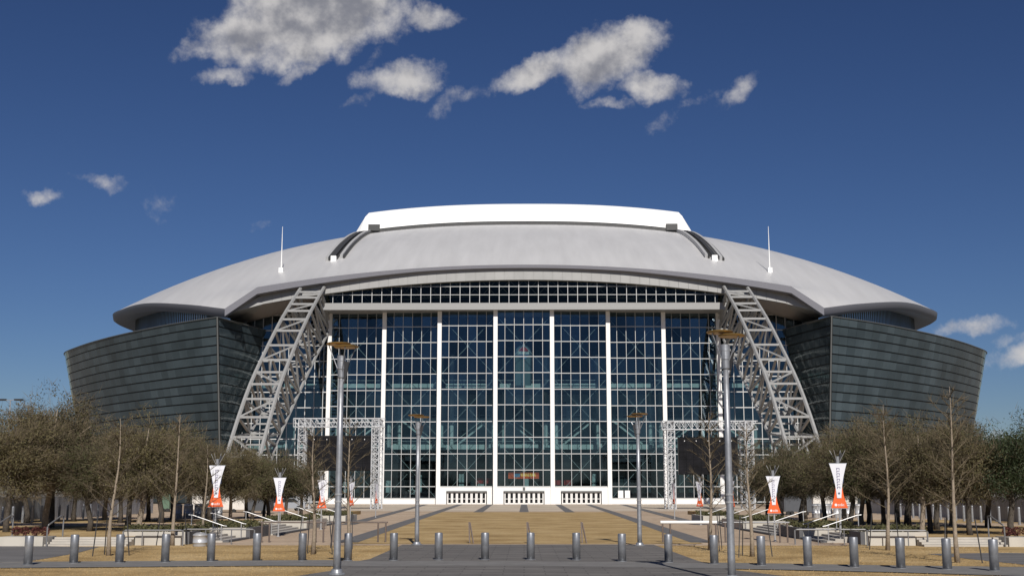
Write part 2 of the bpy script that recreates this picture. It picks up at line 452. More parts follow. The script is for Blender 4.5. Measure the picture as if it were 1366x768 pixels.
def link(name, me, parent=None, loc=None):
    o = bpy.data.objects.new(name, me); C.objects.link(o)
    if loc is not None: o.location = loc
    if parent is not None:
        o.parent = parent
    return o

def tag(o, label, cat, group=None):
    o['label'] = label; o['category'] = cat
    if group: o['group'] = group
    return o

def struct(o): o['kind'] = 'structure'; return o
def stuff(o): o['kind'] = 'stuff'; return o

def thing(name, label, cat, loc=(0, 0, 0), rz=0.0, group=None):
    o = bpy.data.objects.new(name, None); C.objects.link(o)
    o.empty_display_size = .5
    o.location = loc; o.rotation_euler = (0, 0, rz)
    return tag(o, label, cat, group)

def copy_tree(o, parent=None, loc=None, rz=None, label=None, group=None, scale=None):
    c = o.copy(); C.objects.link(c); c.parent = parent
    if loc is not None: c.location = loc
    if rz is not None: c.rotation_euler = (0, 0, rz)
    if scale is not None: c.scale = scale
    if label: c['label'] = label
    if group: c['group'] = group
    for ch in list(o.children): copy_tree(ch, c)
    return c

def recalc(o):
    bm = bmesh.new(); bm.from_mesh(o.data); bmesh.ops.recalc_face_normals(bm, faces=bm.faces); bm.to_mesh(o.data); bm.free()

def spline(ts, ps, t):
    """Catmull-Rom style (cubic Hermite) through the points ps at ts"""
    ts = np.asarray(ts, float); ps = np.asarray(ps, float); t = np.atleast_1d(np.asarray(t, float))
    mt = np.gradient(ps, ts, axis=0)
    i = np.clip(np.searchsorted(ts, t, side='right') - 1, 0, len(ts) - 2)
    h = (ts[i + 1] - ts[i]); s = (t - ts[i]) / h
    if ps.ndim == 2: h = h[:, None]; s = s[:, None]
    return ((2 * s**3 - 3 * s**2 + 1) * ps[i] + (s**3 - 2 * s**2 + s) * h * mt[i] + (-2 * s**3 + 3 * s**2) * ps[i + 1] + (s**3 - s**2) * h * mt[i + 1])

# ================================================================== GROUND
def sheet(name, pts, material, z):
    m = MB(); m.poly([(p[0], p[1], z) for p in pts])
    o = m.build(name, material); recalc(o)
    if o.data.polygons[0].normal.z < 0: o.data.flip_normals()
    return struct(o)

m = MB(); m.poly([(-4000, -1500, 0), (4000, -1500, 0), (4000, 6000, 0), (-4000, 6000, 0)])
struct(m.build('ground', 'base_ground'))
sheet('dry_lawn', [(-60, -30), (60, -30), (60, 62), (-60, 62)], 'dry_grass', .004)
sheet('plaza', [(-14, 54), (-8.3, 54), (8.3, 54), (14, 54), (30, 100), (75, 110), (75, 243), (-75, 243), (-75, 110), (-30, 100)], 'plaza', .008)
sheet('plaza_forecourt', [(-30, 150), (30, 150), (40, 233.5), (-40, 233.5)], 'plaza_pale', .012)
sheet('centre_lawn', [(-8.0, 55.5), (8.0, 55.5), (8.6, 75), (10.0, 143), (-10.0, 143), (-8.6, 75)], 'dry_grass', .016)
# dark stone bands in the paving
def band(name, a, b, w):
    a, b = Vector((*a, 0)), Vector((*b, 0)); d = (b - a).normalized(); n = Vector((-d.y, d.x, 0)) * (w / 2)
    return sheet(name, [a - n, a + n, b + n, b - n], 'band_dark', .020)
for s in (-1, 1):
    band('paving_band', (s * 8.2, 57), (s * 12.0, 232), 1.1)
    band('paving_band', (s * 12.6, 88), (s * 18.5, 232), 1.1)
    band('paving_band', (s * 5.3, 142), (s * 6.4, 232), 1.1)
    band('paving_band', (s * 15, 70), (s * 29, 200), 1.0)
band('paving_band', (0, 143), (0, 232), 1.1)

apron = [ground(537, 726.5), ground(872, 726.5), ground(930, 748), ground(945, 752), ground(957, 758), (7.6, 33), (14, 24), (30, 16), (30, -20),
         (-30, -20), (-30, 16), (-12, 24), (-6.4, 33.5), ground(445, 761), ground(452, 756), ground(470, 750), ground(493, 746)]
sheet('asphalt_apron', [(p[0], p[1]) for p in apron], 'apron_paving', .024)
# walkway along the bollards
WK = [(-60, 747, 753), (0, 751, 758), (180, 750, 756.5), (360, 749, 755), (450, 748.5, 755.5), (520, 748.5, 755.5), (700, 749, 755), (850, 750, 757), (950, 752, 758.5), (1050, 753.5, 760.5), (1200, 756, 764), (1366, 758, 769), (1440, 759.5, 772)]
far = [ground(x, y0) for x, y0, y1 in WK]; near = [ground(x, y1) for x, y0, y1 in WK]
m = MB()
for k in range(len(WK) - 1):
    m.poly([(near[k].x, near[k].y, .028), (near[k + 1].x, near[k + 1].y, .028), (far[k + 1].x, far[k + 1].y, .028), (far[k].x, far[k].y, .028)])
struct(m.build('walkway', 'walk'))
# low kerb on the far side of the walkway, beside the grass
m = MB()
for k in list(range(0, 4)) + list(range(8, len(WK) - 1)):
    a, b = far[k], far[k + 1]
    m.bar((a.x, a.y + .09, .0), (b.x, b.y + .09, .0), .14, .10)
struct(m.build('kerb', 'band_dark'))
for s, pts in ((-1, [(-120, 727), (0, 727), (132, 729.5), (100, 738), (30, 750), (-20, 751.5), (-120, 750)]), (1, [(1440, 739), (1340, 737), (1236, 738.5), (1290, 745), (1366, 753), (1440, 756)])):
    sheet('side_road', [(ground(*p).x, ground(*p).y) for p in pts], 'asphalt', .012 if s < 0 else .0125)

# ================================================================== STADIUM
S = thing('stadium', 'huge domed stadium with grey roof, glass front and steel arch trusses', 'stadium', (0, 0, 0))
YF = 235.0          # plane of the middle glass bay
YC = 345.0          # middle of the building

# ---- roof surface
EAVE = [at(300, 412, 230), at(252, 406.5, 241), at(197, 404.5, 262), at(166, 411.5, 285), at(151, 422, 310)]
EAVE = np.array([[p.x, p.y, p.z] for p in EAVE] + [[-110.5, YC, 48.5]])
CROWN = np.array([[0, 231.5, at(699, 353.5, 231.5).z], [0, 245, 51.6], [0, 265, 59.2], [0, 290, 66.6], [0, 315, 71.0], [0, YC, 73.0]])
vst = np.arange(6.0)
FR = [at(699 - dx, 353.5 + 2.5e-4 * dx * dx, 231.5) for dx in np.linspace(0, 354, 16)]
FR = np.array([[-p.x if p.x < -.01 else 0, p.z] for p in FR] + [[-EAVE[0][0], EAVE[0][2]]])

def roof_pt(u, v):
    back = v > 5
    vv = 10 - v if back else v
    e = spline(vst, EAVE, vv)[0]; c = spline(vst, CROWN, vv)[0]
    au = abs(u)
    x = -e[0] * u
    y = c[1] + (e[1] - c[1]) * au**2
    z = e[2] + (c[2] - e[2]) * (1 - au**2.4)
    w = max(0.0, 1 - vv / 1.2)**1.6
    if w > 0:
        zf = np.interp(au * -EAVE[0][0], FR[:, 0], FR[:, 1])
        e0, c0 = EAVE[0], CROWN[0]
        z += w * (zf - (e0[2] + (c0[2] - e0[2]) * (1 - au**2.4)))
    if back: y = 2 * YC - y
    return Vector((x, y, z))

us = sorted(set([round(k, 4) for k in np.linspace(-1, 1, 61)] + [s * FR[-2][0] / FR[-1][0] for s in (-1, 1)]))
vsamp = [v for v in list(np.linspace(0, 2, 25)) + list(np.linspace(2.1, 5, 25))]
vsamp = vsamp + [10 - v for v in reversed(vsamp[:-1])]
mroof = MB(); mroof.grid([[roof_pt(u, v) for u in us] for v in vsamp])
roof = mroof.build('roof', 'roof_skin', S, smooth=True)
bvh = BVHTree.FromPolygons([Vector(p) for p in mroof.v], mroof.f)
def on_roof(px, py):
    h = bvh.ray_cast(Vector((0, 0, HCAM)), ray(px, py).normalized())
    return h[0]
def roof_z(x, y):
    h = bvh.ray_cast(Vector((x, y, 200)), Vector((0, 0, -1)))
    return h[0].z if h[0] else None

# ---- eave trim, soffit and clerestory along both sides
def inward(v):
    a = np.array(roof_pt(-1, max(v - .05, 0))); b = np.array(roof_pt(-1, min(v + .05, 10)))
    t = b - a; n = np.array([t[1], -t[0], 0]); n /= np.linalg.norm(n)
    return Vector(n) if n[0] > 0 else Vector(-n)
vv_e = np.linspace(0.0, 10, 101)
for s in (-1, 1):
    r0, r1, r2, r3, rd = [], [], [], [], []
    for v in vv_e:
        p = roof_pt(-1, v); n = inward(v)
        k = min(1, min(v, 10 - v) / 1.2)
        q1 = p + n * .25 + Vector((0, 0, -1.25)); q2 = p + n * .9 + Vector((0, 0, -1.7))
        q3 = p + n * (1.2 + 4.6 * k) + Vector((0, 0, -1.75 + .6 * k))
        dk = Vector((q3.x, q3.y, 34.1))
        f = lambda q: Vector((-s * q.x, q.y, q.z)) if s > 0 else q
        r0.append(f(p + Vector((0, 0, .05)))); r1.append(f(q1)); r2.append(f(q2)); r3.append(f(q3)); rd.append(f(dk))
    mt = MB(); mt.grid([r0, r1, r2]); o = mt.build('eave_trim', 'roof_trim', S, smooth=True)
    mt = MB(); mt.grid([r2, r3]); mt.build('soffit', 'soffit', S, smooth=True)
    # clerestory: glass strip with mullions
    mc = MB(); mc.grid([r3, rd]); cg = mc.build('clerestory', 'clerestory_glass', S)
    mm = MB()
    for k in range(8, 60):
        for j in (0, .5):
            a = r3[k].lerp(r3[k + 1], j); b = rd[k].lerp(rd[k + 1], j)
            if a.z - b.z > .3: mm.bar(a, b, .22, .22)
    stuff(mm.build('clerestory_mullion', 'wall_edge', cg))
    CLER = rd if s < 0 else CLER

# ---- wing walls
ZT = 34.5
def level(px, py, z=ZT):
    d = ray(px, py); t = (z - HCAM) / d.z
    return (d.x * t, d.y * t)
WT = [level(290, 423), level(240, 430.5), level(190, 440), level(140, 451.5), level(103, 463), level(86, 471)]
WT = np.array(WT + [(-112.5, 305), (-115.5, 325), (-116.5, YC)])
lens = np.concatenate([[0], np.cumsum(np.linalg.norm(np.diff(WT, axis=0), axis=1))])
NCOL = 52
wt = spline(lens, WT, np.linspace(0, lens[-1], NCOL + 1))
tang = np.gradient(wt, axis=0); nrm = np.stack([-tang[:, 1], tang[:, 0]], 1); nrm /= np.linalg.norm(nrm, axis=1)[:, None]
nrm = np.where((nrm[:, :1] > 0), -nrm, nrm)         # outward = away from the axis (x < 0)
TILT = .215
shift = -nrm * TILT
corner_shift = np.array([0.0, .235])
for k in range(6):
    w = (1 - k / 6)**2
    shift[k] = shift[k] * (1 - w) + corner_shift * w
RET = np.array([wt[0], [wt[0][0] + 2.9, wt[0][1] + 10.5], [wt[0][0] + 5.4, wt[0][1] + 20]])
NR = 9
rt = np.stack([np.interp(np.linspace(0, 2, NR + 1), [0, 1, 2], RET[:, k]) for k in range(2)], 1)
rshift = np.array([corner_shift * (1 - k / NR) + np.array([-.20, .06]) * (k / NR) for k in range(NR + 1)])
NB = 20
BH = ZT / NB

def wpt(top, sh, k, z, out=0.0, nn=None):
    p = top[k] + sh[k] * (ZT - z)
    if nn is not None: p = p + nn[k] * out
    return Vector((p[0], p[1], z))
rn = np.tile(np.array([.965, -.26]), (NR + 1, 1))

panel_count = {-1: 0, 1: 0}
for s in (-1, 1):
    mir = (lambda p: p) if s < 0 else (lambda p: Vector((-p.x, p.y, p.z)))
    wing = MB()
    for top, sh, nn, n in ((wt, shift, nrm, NCOL), (rt, rshift, rn, NR)):
        wing.grid([[mir(wpt(top, sh, k, z, -.28, nn)) for k in range(n + 1)] for z in (0, ZT)])
    wb = wing.build('wing_wall', 'wall_back', S)
    # roof deck of the wing
    deck = MB()
    idx = np.linspace(0, 50, NCOL + 1)
    rowA = [mir(wpt(wt, shift, k, ZT - .25, -.1, nrm)) for k in range(NCOL + 1)]
    rowB = []
    for k in range(NCOL + 1):
        q = CLER[int(round(idx[k]))]
        rowB.append(mir(Vector((q.x + 3, q.y, ZT - .25))))
    deck.grid([rowA, rowB]); deck.build('wing_deck', 'wall_edge', S)
    cap = MB()
    for top, sh, nn, n in ((wt, shift, nrm, NCOL), (rt, rshift, rn, NR)):
        for k in range(n):
            cap.bar(mir(wpt(top, sh, k, ZT + .02)), mir(wpt(top, sh, k + 1, ZT + .02)), .35, .14)
    cap.build('parapet_cap', 'wall_edge', wb)
    cm = MB(); cm.bar(mir(wpt(wt, shift, 0, 0)) + Vector((0, -.05, 0)), mir(wpt(wt, shift, 0, ZT)) + Vector((0, -.05, 0)), .26, .26)
    cm.build('corner_post', 'wall_edge', wb)
    rest = MB()
    def panel(mb, top, sh, nn, k, b):
        z1 = ZT - b * BH - .02; z0 = ZT - (b + 1) * BH + .24
        g = .03
        p00 = wpt(top, sh, k, z0, -.07, nn); p01 = wpt(top, sh, k + 1, z0, -.07, nn)
        p10 = wpt(top, sh, k, z1, .02, nn); p11 = wpt(top, sh, k + 1, z1, .02, nn)
        a0, b0 = p00.lerp(p01, g / 2), p00.lerp(p01, 1 - g / 2); a1, b1 = p10.lerp(p11, g / 2), p10.lerp(p11, 1 - g / 2)
        n0 = Vector((nn[k][0], nn[k][1], -.2)) * -.12
        n1 = n0
        mb.hexa([mir(q) for q in (a0, b0, b0 + n0, a0 + n0, a1, b1, b1 + n1, a1 + n1)])
    for b in range(NB):
        for k in range(NCOL):
            if b < 11 and k < 11:
                pm = MB(); panel(pm, wt, shift, nrm, k, b); o = pm.build('wall_panel', 'wall_glass', wb)
            else: panel(rest, wt, shift, nrm, k, b)
        for k in range(NR):
            if b < 9 and k < 3:
                pm = MB(); panel(pm, rt, rshift, rn, k, b); pm.build('wall_panel', 'wall_glass', wb)
            else: panel(rest, rt, rshift, rn, k, b)
    ro = stuff(rest.build('wall_panel_field', 'wall_glass', wb)); recalc(ro)
# rear half, not seen: a plain shell so that the building is closed
m = MB()
ring = [(p[0], 2 * YC - p[1]) for p in wt[::-1]]
pts = [(x, y) for x, y in ring] + [(-x, y) for x, y in ring[::-1]]
m.grid([[(x, y, 0) for x, y in pts], [(x, y, ZT) for x, y in pts]])
m.build('rear_wall', 'wall_back', S)
m = MB(); m.grid([[(-x, y, ZT - .3) for x, y in ring], [(x * 1.0, y, ZT - .3) for x, y in ring]]); m.build('rear_deck', 'wall_edge', S)

# ---- front canopy: trim, fascia panels, lunette glazing, beam
YB = 233.0
def edge_x(x): return np.interp(abs(x), FR[:, 0], FR[:, 1])
xs = np.linspace(-FR[-2][0], FR[-2][0], 65)
mt = MB()
xall = [-FR[-1][0]] + list(xs) + [FR[-1][0]]
yfr = lambda x: 231.46 - 1.5 * (x / FR[-1][0])**2
mt.grid([[(x, yfr(x) - .02, edge_x(x) + .08) for x in xall], [(x, yfr(x) + .05, edge_x(x) - .55 - .8 * max(0, (abs(x) - 20) / 36)) for x in xall], [(x, yfr(x) + .9, edge_x(x) - .75 - .8 * max(0, (abs(x) - 20) / 36)) for x in xall]])
mt.build('front_edge_trim', 'roof_trim', S)
FB = [at(699 - dx, 373 + 2.67e-4 * dx * dx, 232.3) for dx in np.linspace(0, 349, 16)]
FB = np.array([[max(0, -p.x), p.z] for p in FB])
fb = lambda x: np.interp(abs(x), FB[:, 0], FB[:, 1])
ft = lambda x: edge_x(x) - .5 - .8 * max(0, (abs(x) - 20) / 36)
XE = FB[-1][0]
nf = 54
fx = np.linspace(-XE, XE, nf + 1)
fas = MB(); fas.grid([[(x, 232.45, ft(x)) for x in fx], [(x, 232.45, fb(x)) for x in fx], [(x, 234.2, fb(x)) for x in fx]])
fo = fas.build('fascia', 'beam_grey', S)
for k in range(nf):
    a, b = fx[k] + .02, fx[k + 1] - .02
    pm = MB(); pm.hexa([(a, 232.3, fb(a)), (b, 232.3, fb(b)), (b, 232.4, fb(b)), (a, 232.4, fb(a)), (a, 232.3, ft(a)), (b, 232.3, ft(b)), (b, 232.4, ft(b)), (a, 232.4, ft(a))])
    pm.build('fascia_panel', 'fascia', fo)
# return fascia at each end, turning down and back to the roof corner
for s in (-1, 1):
    P = lambda px, py, Y: Vector((s * abs(at(px, py, Y).x), Y, at(px, py, Y).z))
    a = Vector((s * XE, 232.4, ft(XE) + .1)); b = Vector((s * XE, 232.4, fb(XE)))
    c = P(303, 414, 231.2) + Vector((0, 0, -.6)); d = P(306, 429, 243.0); e = P(328, 431, 243.4)
    m = MB(); m.poly([a, b, e, d, c]); o = m.build('return_fascia', 'fascia', S)
    m = MB(); m.poly([b, e, Vector((e.x, 246, e.z + 1)), Vector((s * 40, 246, fb(40) + .5)), Vector((s * 40, 234.2, fb(40)))]); m.build('canopy_soffit', 'soffit', S)
# lunette
XL = -at(431, 400, 233.4).x
ZL0 = at(699, 404, 233.4).z
lun = MB()
ncol = 41
lx = np.linspace(-XL, XL, ncol + 1)
zr = [ZL0, ZL0 + 1.62, ZL0 + 3.24, ZL0 + 4.9]
for x in lx:
    if fb(x) - ZL0 > .05: lun.box(x - .055, x + .055, 233.32, 233.46, ZL0, fb(x) + .1)
for z in zr[1:]:
    ok = [x for x in np.linspace(-XL, XL, 400) if fb(x) > z]
    if ok: lun.box(min(ok), max(ok), 233.31, 233.47, z - .05, z + .05)
lf = lun.build('lunette_frame', 'mullion', S)
for k in range(ncol):
    a, b = lx[k], lx[k + 1]
    for j in range(3):
        z0, z1 = zr[j], zr[j + 1]
        za, zb = min(z1, fb(a)), min(z1, fb(b))
        if min(za, zb) - z0 < .15: continue
        pm = MB(); pm.hexa([(a + .05, 233.36, z0 + .05), (b - .05, 233.36, z0 + .05), (b - .05, 233.40, z0 + .05), (a + .05, 233.40, z0 + .05), (a + .05, 233.36, za - .03), (b - .05, 233.36, zb - .03), (b - .05, 233.40, zb - .03), (a + .05, 233.40, za - .03)])
        pm.build('lunette_pane', 'lunette_glass', lf)
ZB0 = at(699, 412.8, YB).z
m = MB(); m.box(-XL - .4, XL + .4, YB, YB + .9, ZB0, ZL0 - .02); m.build('canopy_beam', 'beam_grey', S)
m = MB(); m.box(-XL - .2, XL + .2, YB + .92, 243.5, ZB0 + .1, ZB0 + .5); m.build('canopy_soffit', 'beam_grey', S)
# a roof truss seen behind the lunette
m = MB()
zz = lambda x: ZL0 + 2.6 - 2.4 * (x / XL)**2
xx = np.linspace(-XL, XL, 29)
for a, b in zip(xx[:-1], xx[1:]):
    m.bar((a, 240, zz(a)), (b, 240, zz(b)), .35); m.bar((a, 240, zz(a) + 3), (b, 240, zz(b) + 3), .3)
    m.bar((a, 240, zz(a)), (b, 240, zz(b) + 3), .16); m.bar((a, 240, zz(a) + 3), (b, 240, zz(b)), .16)
m.build('inner_truss', 'steel_paint', S)

# ---- retractable roof panel and its rails
rp = MB()
px_ = np.linspace(-1, 1, 41)
PW = 40.2
def pan(u, y, dz, grow=0): 
    x = u * (PW - grow)
    z = roof_z(x, y)
    return Vector((x, y, z + dz))
rows = []
prof = [(292.0, .9, 0), (292.4, 1.0, 0), (293.6, 4.4, 1.0), (295.5, 5.3, 1.6)]
for y, dz, g in prof: rows.append([pan(u, y, dz - (1.2 if abs(u) > .97 and dz > 1.5 else 0) * 0, g) for u in px_])
for y in np.linspace(305, 385, 10): rows.append([pan(u, y, 5.3, 1.6) for u in px_])
for y, dz, g in ((394.5, 5.3, 1.6), (396.4, 4.4, 1.0), (398, .9, 0)): rows.append([pan(u, y, dz, g) for u in px_])
rp.grid(rows)
# side skirts
for e in (0, -1):
    rp.grid([[r[e] for r in rows[1:-1]], [Vector((math.copysign(PW + 1.4, r[e].x), r[e].y, roof_z(math.copysign(PW + 1.4, r[e].x), r[e].y) + .6)) for r in rows[1:-1]]])
panel_o = rp.build('retractable_roof', 'panel_white', S)
gap = MB(); gap.grid([[pan(u, 292.2, -.2) for u in px_], [pan(u, 292.2, .95) for u in px_]]); gap.build('panel_gap_shade', 'rail_dark', panel_o)  # dark sheet painting the shade under the panel's front edge
for s in (-1, 1):
    a = Vector((s * (PW - 3.6), 291.6, 0)); zc_ = roof_z(a.x, 292)
    m = MB(); m.box(a.x - 1.6, a.x + 1.2, 291.7, 293.6, zc_ + .5, zc_ + 2.1); m.build('drive_housing', 'rail_dark', panel_o)
    rl = thing_rail = bpy.data.objects.new('roof_rail', None); C.objects.link(rl); rl.parent = S
    for j, off in enumerate((-1.5, 0, 1.5)):
        m = MB(); ys = np.linspace(247, 293, 26)
        pts = [Vector((s * (39.3 + off), y, roof_z(s * (39.3 + off), y) + .45)) for y in ys]
        for p, q in zip(pts[:-1], pts[1:]): m.bar(p, q, .55, .9)
        m.build('rail', 'rail_light' if j != 1 else 'rail_dark', rl)
        m = MB()
        for p, q in zip(pts[:-1], pts[1:]): m.bar(p + Vector((.55, 0, -.2)), q + Vector((.55, 0, -.2)), .35, .5)
        m.build('rail_bed', 'rail_dark', rl)
    p = Vector((s * 39.3, 246.2, roof_z(s * 39.3, 246.2)))
    m = MB(); m.box(p.x - .5, p.x + .6, p.y - .5, p.y + .6, p.z - .3, p.z + 1.0); m.build('rail_buffer', 'panel_white', rl)
    # slender mast on the roof
    q = on_roof(375 if s < 0 else 1027, 363)
    m = MB(); m.tube([q + Vector((0, 0, -.2)), q + Vector((0, 0, 4.5)), q + Vector((0, 0, 9.6))], [.16, .1, .04], 6); m.box(q.x - .45, q.x + .45, q.y - .45, q.y + .45, q.z - .2, q.z + .9)
    m.build('roof_mast', 'panel_white', S)

# ---- glass front: seven bays, each set back a little from the one nearer the middle
BW = 11.0
STEP = 1.45
Z_ROW0 = at(699, 648.4, YF).z
ROWH = (at(699, 433, YF).z - Z_ROW0) / 10
ZTOP = at(699, 413.5, YF).z + .8
PANEW, NP = BW / 6, 6
pane_mesh = MB().box(-PANEW / 2 + .06, PANEW / 2 - .06, -.012, .012, .06, ROWH - .06).mesh('glass_pane', 'facade_glass')
pane_cnt = 0
for k in range(-3, 4):
    y = YF + STEP * abs(k)
    x0, x1 = k * BW - BW / 2, k * BW + BW / 2
    zbase = Z_ROW0 if abs(k) <= 1 else Z_ROW0 - ROWH * .72
    fr = MB()
    # mullions
    for j in range(1, NP):
        x = x0 + j * PANEW
        fr.box(x - .045, x + .045, y - .08, y + .08, zbase, ZTOP)
    for r in range(-1 if abs(k) > 1 else 0, 12):
        z = Z_ROW0 + r * ROWH
        if r == -1: z = zbase
        fr.box(x0 + .1, x1 - .1, y - .13, y + .13, z - .07, z + .07)
    fo = fr.build('glass_wall_frame', 'mullion', S)
    side = 1 if k > 0 else -1
    # columns on the outer edges
    cols = [(-BW / 2), (BW / 2)] if k == 0 else [side * (abs(k) * BW + BW / 2)]
    for cx in cols:
        m = MB(); m.box(cx - .40, cx + .40, y - .45, y + .45, 0, ZTOP); m.build('column', 'column_white', S)
    # panes
    rest = MB()
    for r in range(-1, 12):
        z = Z_ROW0 + r * ROWH
        if r == -1 and abs(k) <= 1: continue
        h = ROWH
        for j in range(NP):
            xc = x0 + (j + .5) * PANEW
            if 0 <= r <= 10 and abs(k) <= 2 and pane_cnt < 300 and not (abs(k) == 2 and r == 10 and j > 99):
                link('glass_pane', pane_mesh, fo, (xc, y, z)); pane_cnt += 1
            else:
                zz0 = zbase if r == -1 else z
                rest.box(xc - PANEW / 2 + .06, xc + PANEW / 2 - .06, y - .012, y + .012, zz0 + .06, min(z + h, ZTOP) - .06)
    if rest.v: stuff(rest.build('glass_pane_field', 'facade_glass', fo))
    # cross bracing behind the glass
    br = MB()
    for c in range(3):
        zc = Z_ROW0 + ROWH * (8.75 - 3.87 * c)
        for sx in (-1, 1):
            br.bar((k * BW - sx * BW / 2, y + .75, zc - ROWH * 1.9), (k * BW + sx * BW / 2, y + .75, zc + ROWH * 1.9), .075)
        br.box(k * BW - .25, k * BW + .25, y + .65, y + .85, zc - .25, zc + .25)
    br.build('cross_bracing', 'mullion', fo)
    # base
    if abs(k) <= 1:
        m = MB(); m.box(x0 + .4, x1 - .4, y - .2, y + .3, 2.45, zbase - .11)
        DX = 3.75
        m.box(x0 + .4, k * BW - DX - .15, y - .2, y + .3, .0, 2.45); m.box(k * BW + DX + .15, x1 - .4, y - .2, y + .3, .0, 2.45)
        m.build('door_surround', 'column_white', S)
        m = MB(); m.box(k * BW - DX - .15, k * BW + DX + .15, y - .5, y - .02, 2.30, 2.52); m.build('door_canopy', 'wall_edge', S)
        for j in range(8):
            xc = k * BW - DX + (j + .5) * (2 * DX / 8)
            w = DX / 8 - .015
            d = MB()
            d.box(xc - w, xc - w + .20, y - .12, y - .02, .02, 2.28); d.box(xc + w - .20, xc + w, y - .12, y - .02, .02, 2.28)
            d.box(xc - w + .20, xc + w - .20, y - .12, y - .02, .02, .26); d.box(xc - w + .20, xc + w - .20, y - .12, y - .02, 2.14, 2.28)
            d.box(xc - w + .20, xc + w - .20, y - .12, y - .02, .98, 1.08)
            do = d.build('entrance_door', 'column_white', S)
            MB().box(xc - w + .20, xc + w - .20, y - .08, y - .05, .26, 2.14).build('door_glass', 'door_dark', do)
    else:
        m = MB(); m.box(x0 + .4, x1 - .4, y - .2, y + .3, 0, zbase - .11); m.build('plinth', 'column_white', S)
# small number plate above the middle doors
m = MB(); m.box(-.22, .22, YF - .26, YF - .21, 2.62, 3.2); m.build('number_plate', 'wall_edge', S)
# white notices and the star seen low in the side bays
for px in (828, 837):
    p = at(px, 659, YF + 2 * STEP - .2)
    m = MB(); m.box(p.x - .5, p.x + .5, p.y - .04, p.y, p.z - .75, p.z + .75); m.build('notice', 'white_ink', S)
p = at(550, 655.5, YF + 2 * STEP + 2.2)
out = []
for i in range(10):
    r = .95 if i % 2 == 0 else .40
    a = math.pi / 2 + i * math.pi / 5
    out.append((p.x + r * math.cos(a), p.z + r * math.sin(a)))
m = MB(); m.prism(out, p.y, p.y + .05); so = m.build('star_emblem', 'white_ink', S)
inn = [(p.x + (x - p.x) * .58, p.z + (z - p.z) * .58) for x, z in out]
MB().prism(inn, p.y - .03, p.y - .005).build('star_centre', 'door_dark', so)

# setback curtain wall behind the trusses
for s in (-1, 1):
    y = 243.2
    m = MB(); xa, xb = 38.5, 58.0
    fr = MB()
    n = 11
    for j in range(n + 1):
        x = s * (xa + (xb - xa) * j / n); fr.box(x - .07, x + .07, y - .1, y + .1, 0, 38)
    for r in range(-1, 13):
        z = max(.4, Z_ROW0 + r * ROWH); fr.box(min(s * xa, s * xb), max(s * xa, s * xb), y - .12, y + .12, z - .1, z + .1)
    fo = fr.build('side_glass_frame', 'mullion', S)
    for j in range(n):
        for r in range(-1, 12):
            z = Z_ROW0 + r * ROWH; x = s * (xa + (xb - xa) * (j + .5) / n); w = (xb - xa) / n
            m.box(x - w / 2 + .06, x + w / 2 - .06, y - .012, y + .012, max(.1, z + .06), z + ROWH - .06)
    stuff(m.build('side_glass_field', 'facade_glass', fo))

# ---- interior seen through the glass
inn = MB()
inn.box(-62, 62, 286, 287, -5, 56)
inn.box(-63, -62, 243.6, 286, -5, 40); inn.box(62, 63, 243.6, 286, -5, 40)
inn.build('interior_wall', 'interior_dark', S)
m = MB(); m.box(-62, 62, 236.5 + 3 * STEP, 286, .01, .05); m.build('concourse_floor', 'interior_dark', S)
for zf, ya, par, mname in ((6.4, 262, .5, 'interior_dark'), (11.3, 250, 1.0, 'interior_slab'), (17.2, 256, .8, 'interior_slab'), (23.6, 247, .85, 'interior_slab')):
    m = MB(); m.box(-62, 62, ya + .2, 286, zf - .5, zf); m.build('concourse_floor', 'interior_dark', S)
    for j in range(-5, 6):
        m = MB(); m.box(j * BW - 4.9, j * BW + 4.2, ya, ya + .18, zf - .4, zf - .4 + par); m.build('parapet', mname, S)
    m = MB(); m.bar((-60, ya + .1, zf + par + .25), (60, ya + .1, zf + par + .25), .09); m.build('guard_rail', 'mullion', S)
for j in range(-4, 5):
    for dx in (-4.2, 4.6):
        m = MB(); x = j * BW + dx; m.tube([(x, 257, 0), (x, 257, 31)], .42, 10); m.build('interior_column', 'interior_column' if j % 2 else 'interior_slab', S)
for j in range(-4, 5):                      # raking ramps and stairs
    s = 1 if j % 2 else -1
    m = MB(); m.bar((j * BW - s * 3.5, 255, 11.5), (j * BW + s * 3.5, 255, 17), .9, .35); m.bar((j * BW - s * 3.5, 255, 12.6), (j * BW + s * 3.5, 255, 18.1), .1)
    m.build('stair_flight', 'interior_slab', S)
m = MB()
for r in range(10): m.box(-58, 58, 264 + r * 2, 266 + r * 2, 24 + r * .0, 25 + r * 1.5)
m.build('seating_tier', 'interior_seat', S)
m = MB(); m.box(-62, 62, 262, 262.3, 11.4, 23.0); m.build('concourse_light_shade_wall', 'interior_lit_tone', S)  # light of the hall beyond is put into this wall's pale cyan
m = MB(); m.box(-62, 62, 248.5, 248.8, .06, 8.2); m.build('concourse_light_shade_wall', 'interior_shade', S)  # added black sheet, painting the darkness behind the lower glass rows
rw = random.Random(12)
for j in range(-40, 41):                   # shop fronts, doors and pale panels along the concourses
    x = j * 1.45 + rw.uniform(-.3, .3); w = rw.uniform(.35, .65); z0 = rw.choice((11.5, 17.3)); h = rw.uniform(1.8, 4.2)
    m = MB(); m.box(x - w, x + w, 261.6, 261.9, z0, z0 + h); m.build('wall_bay', rw.choice(('interior_dark', 'interior_dark', 'interior_column', 'interior_slab', 'interior_seat')), S)
for j in range(-26, 27):
    if rw.random() < .5: continue
    x = j * 2.1 + rw.uniform(-.5, .5); m = MB(); m.box(x - rw.uniform(.2, .8), x + rw.uniform(.2, .8), 248.2, 248.4, 2.2, rw.uniform(2.8, 6.0)); m.build('wall_bay', rw.choice(('interior_dark', 'interior_seat', 'interior_lit_tone')), S)
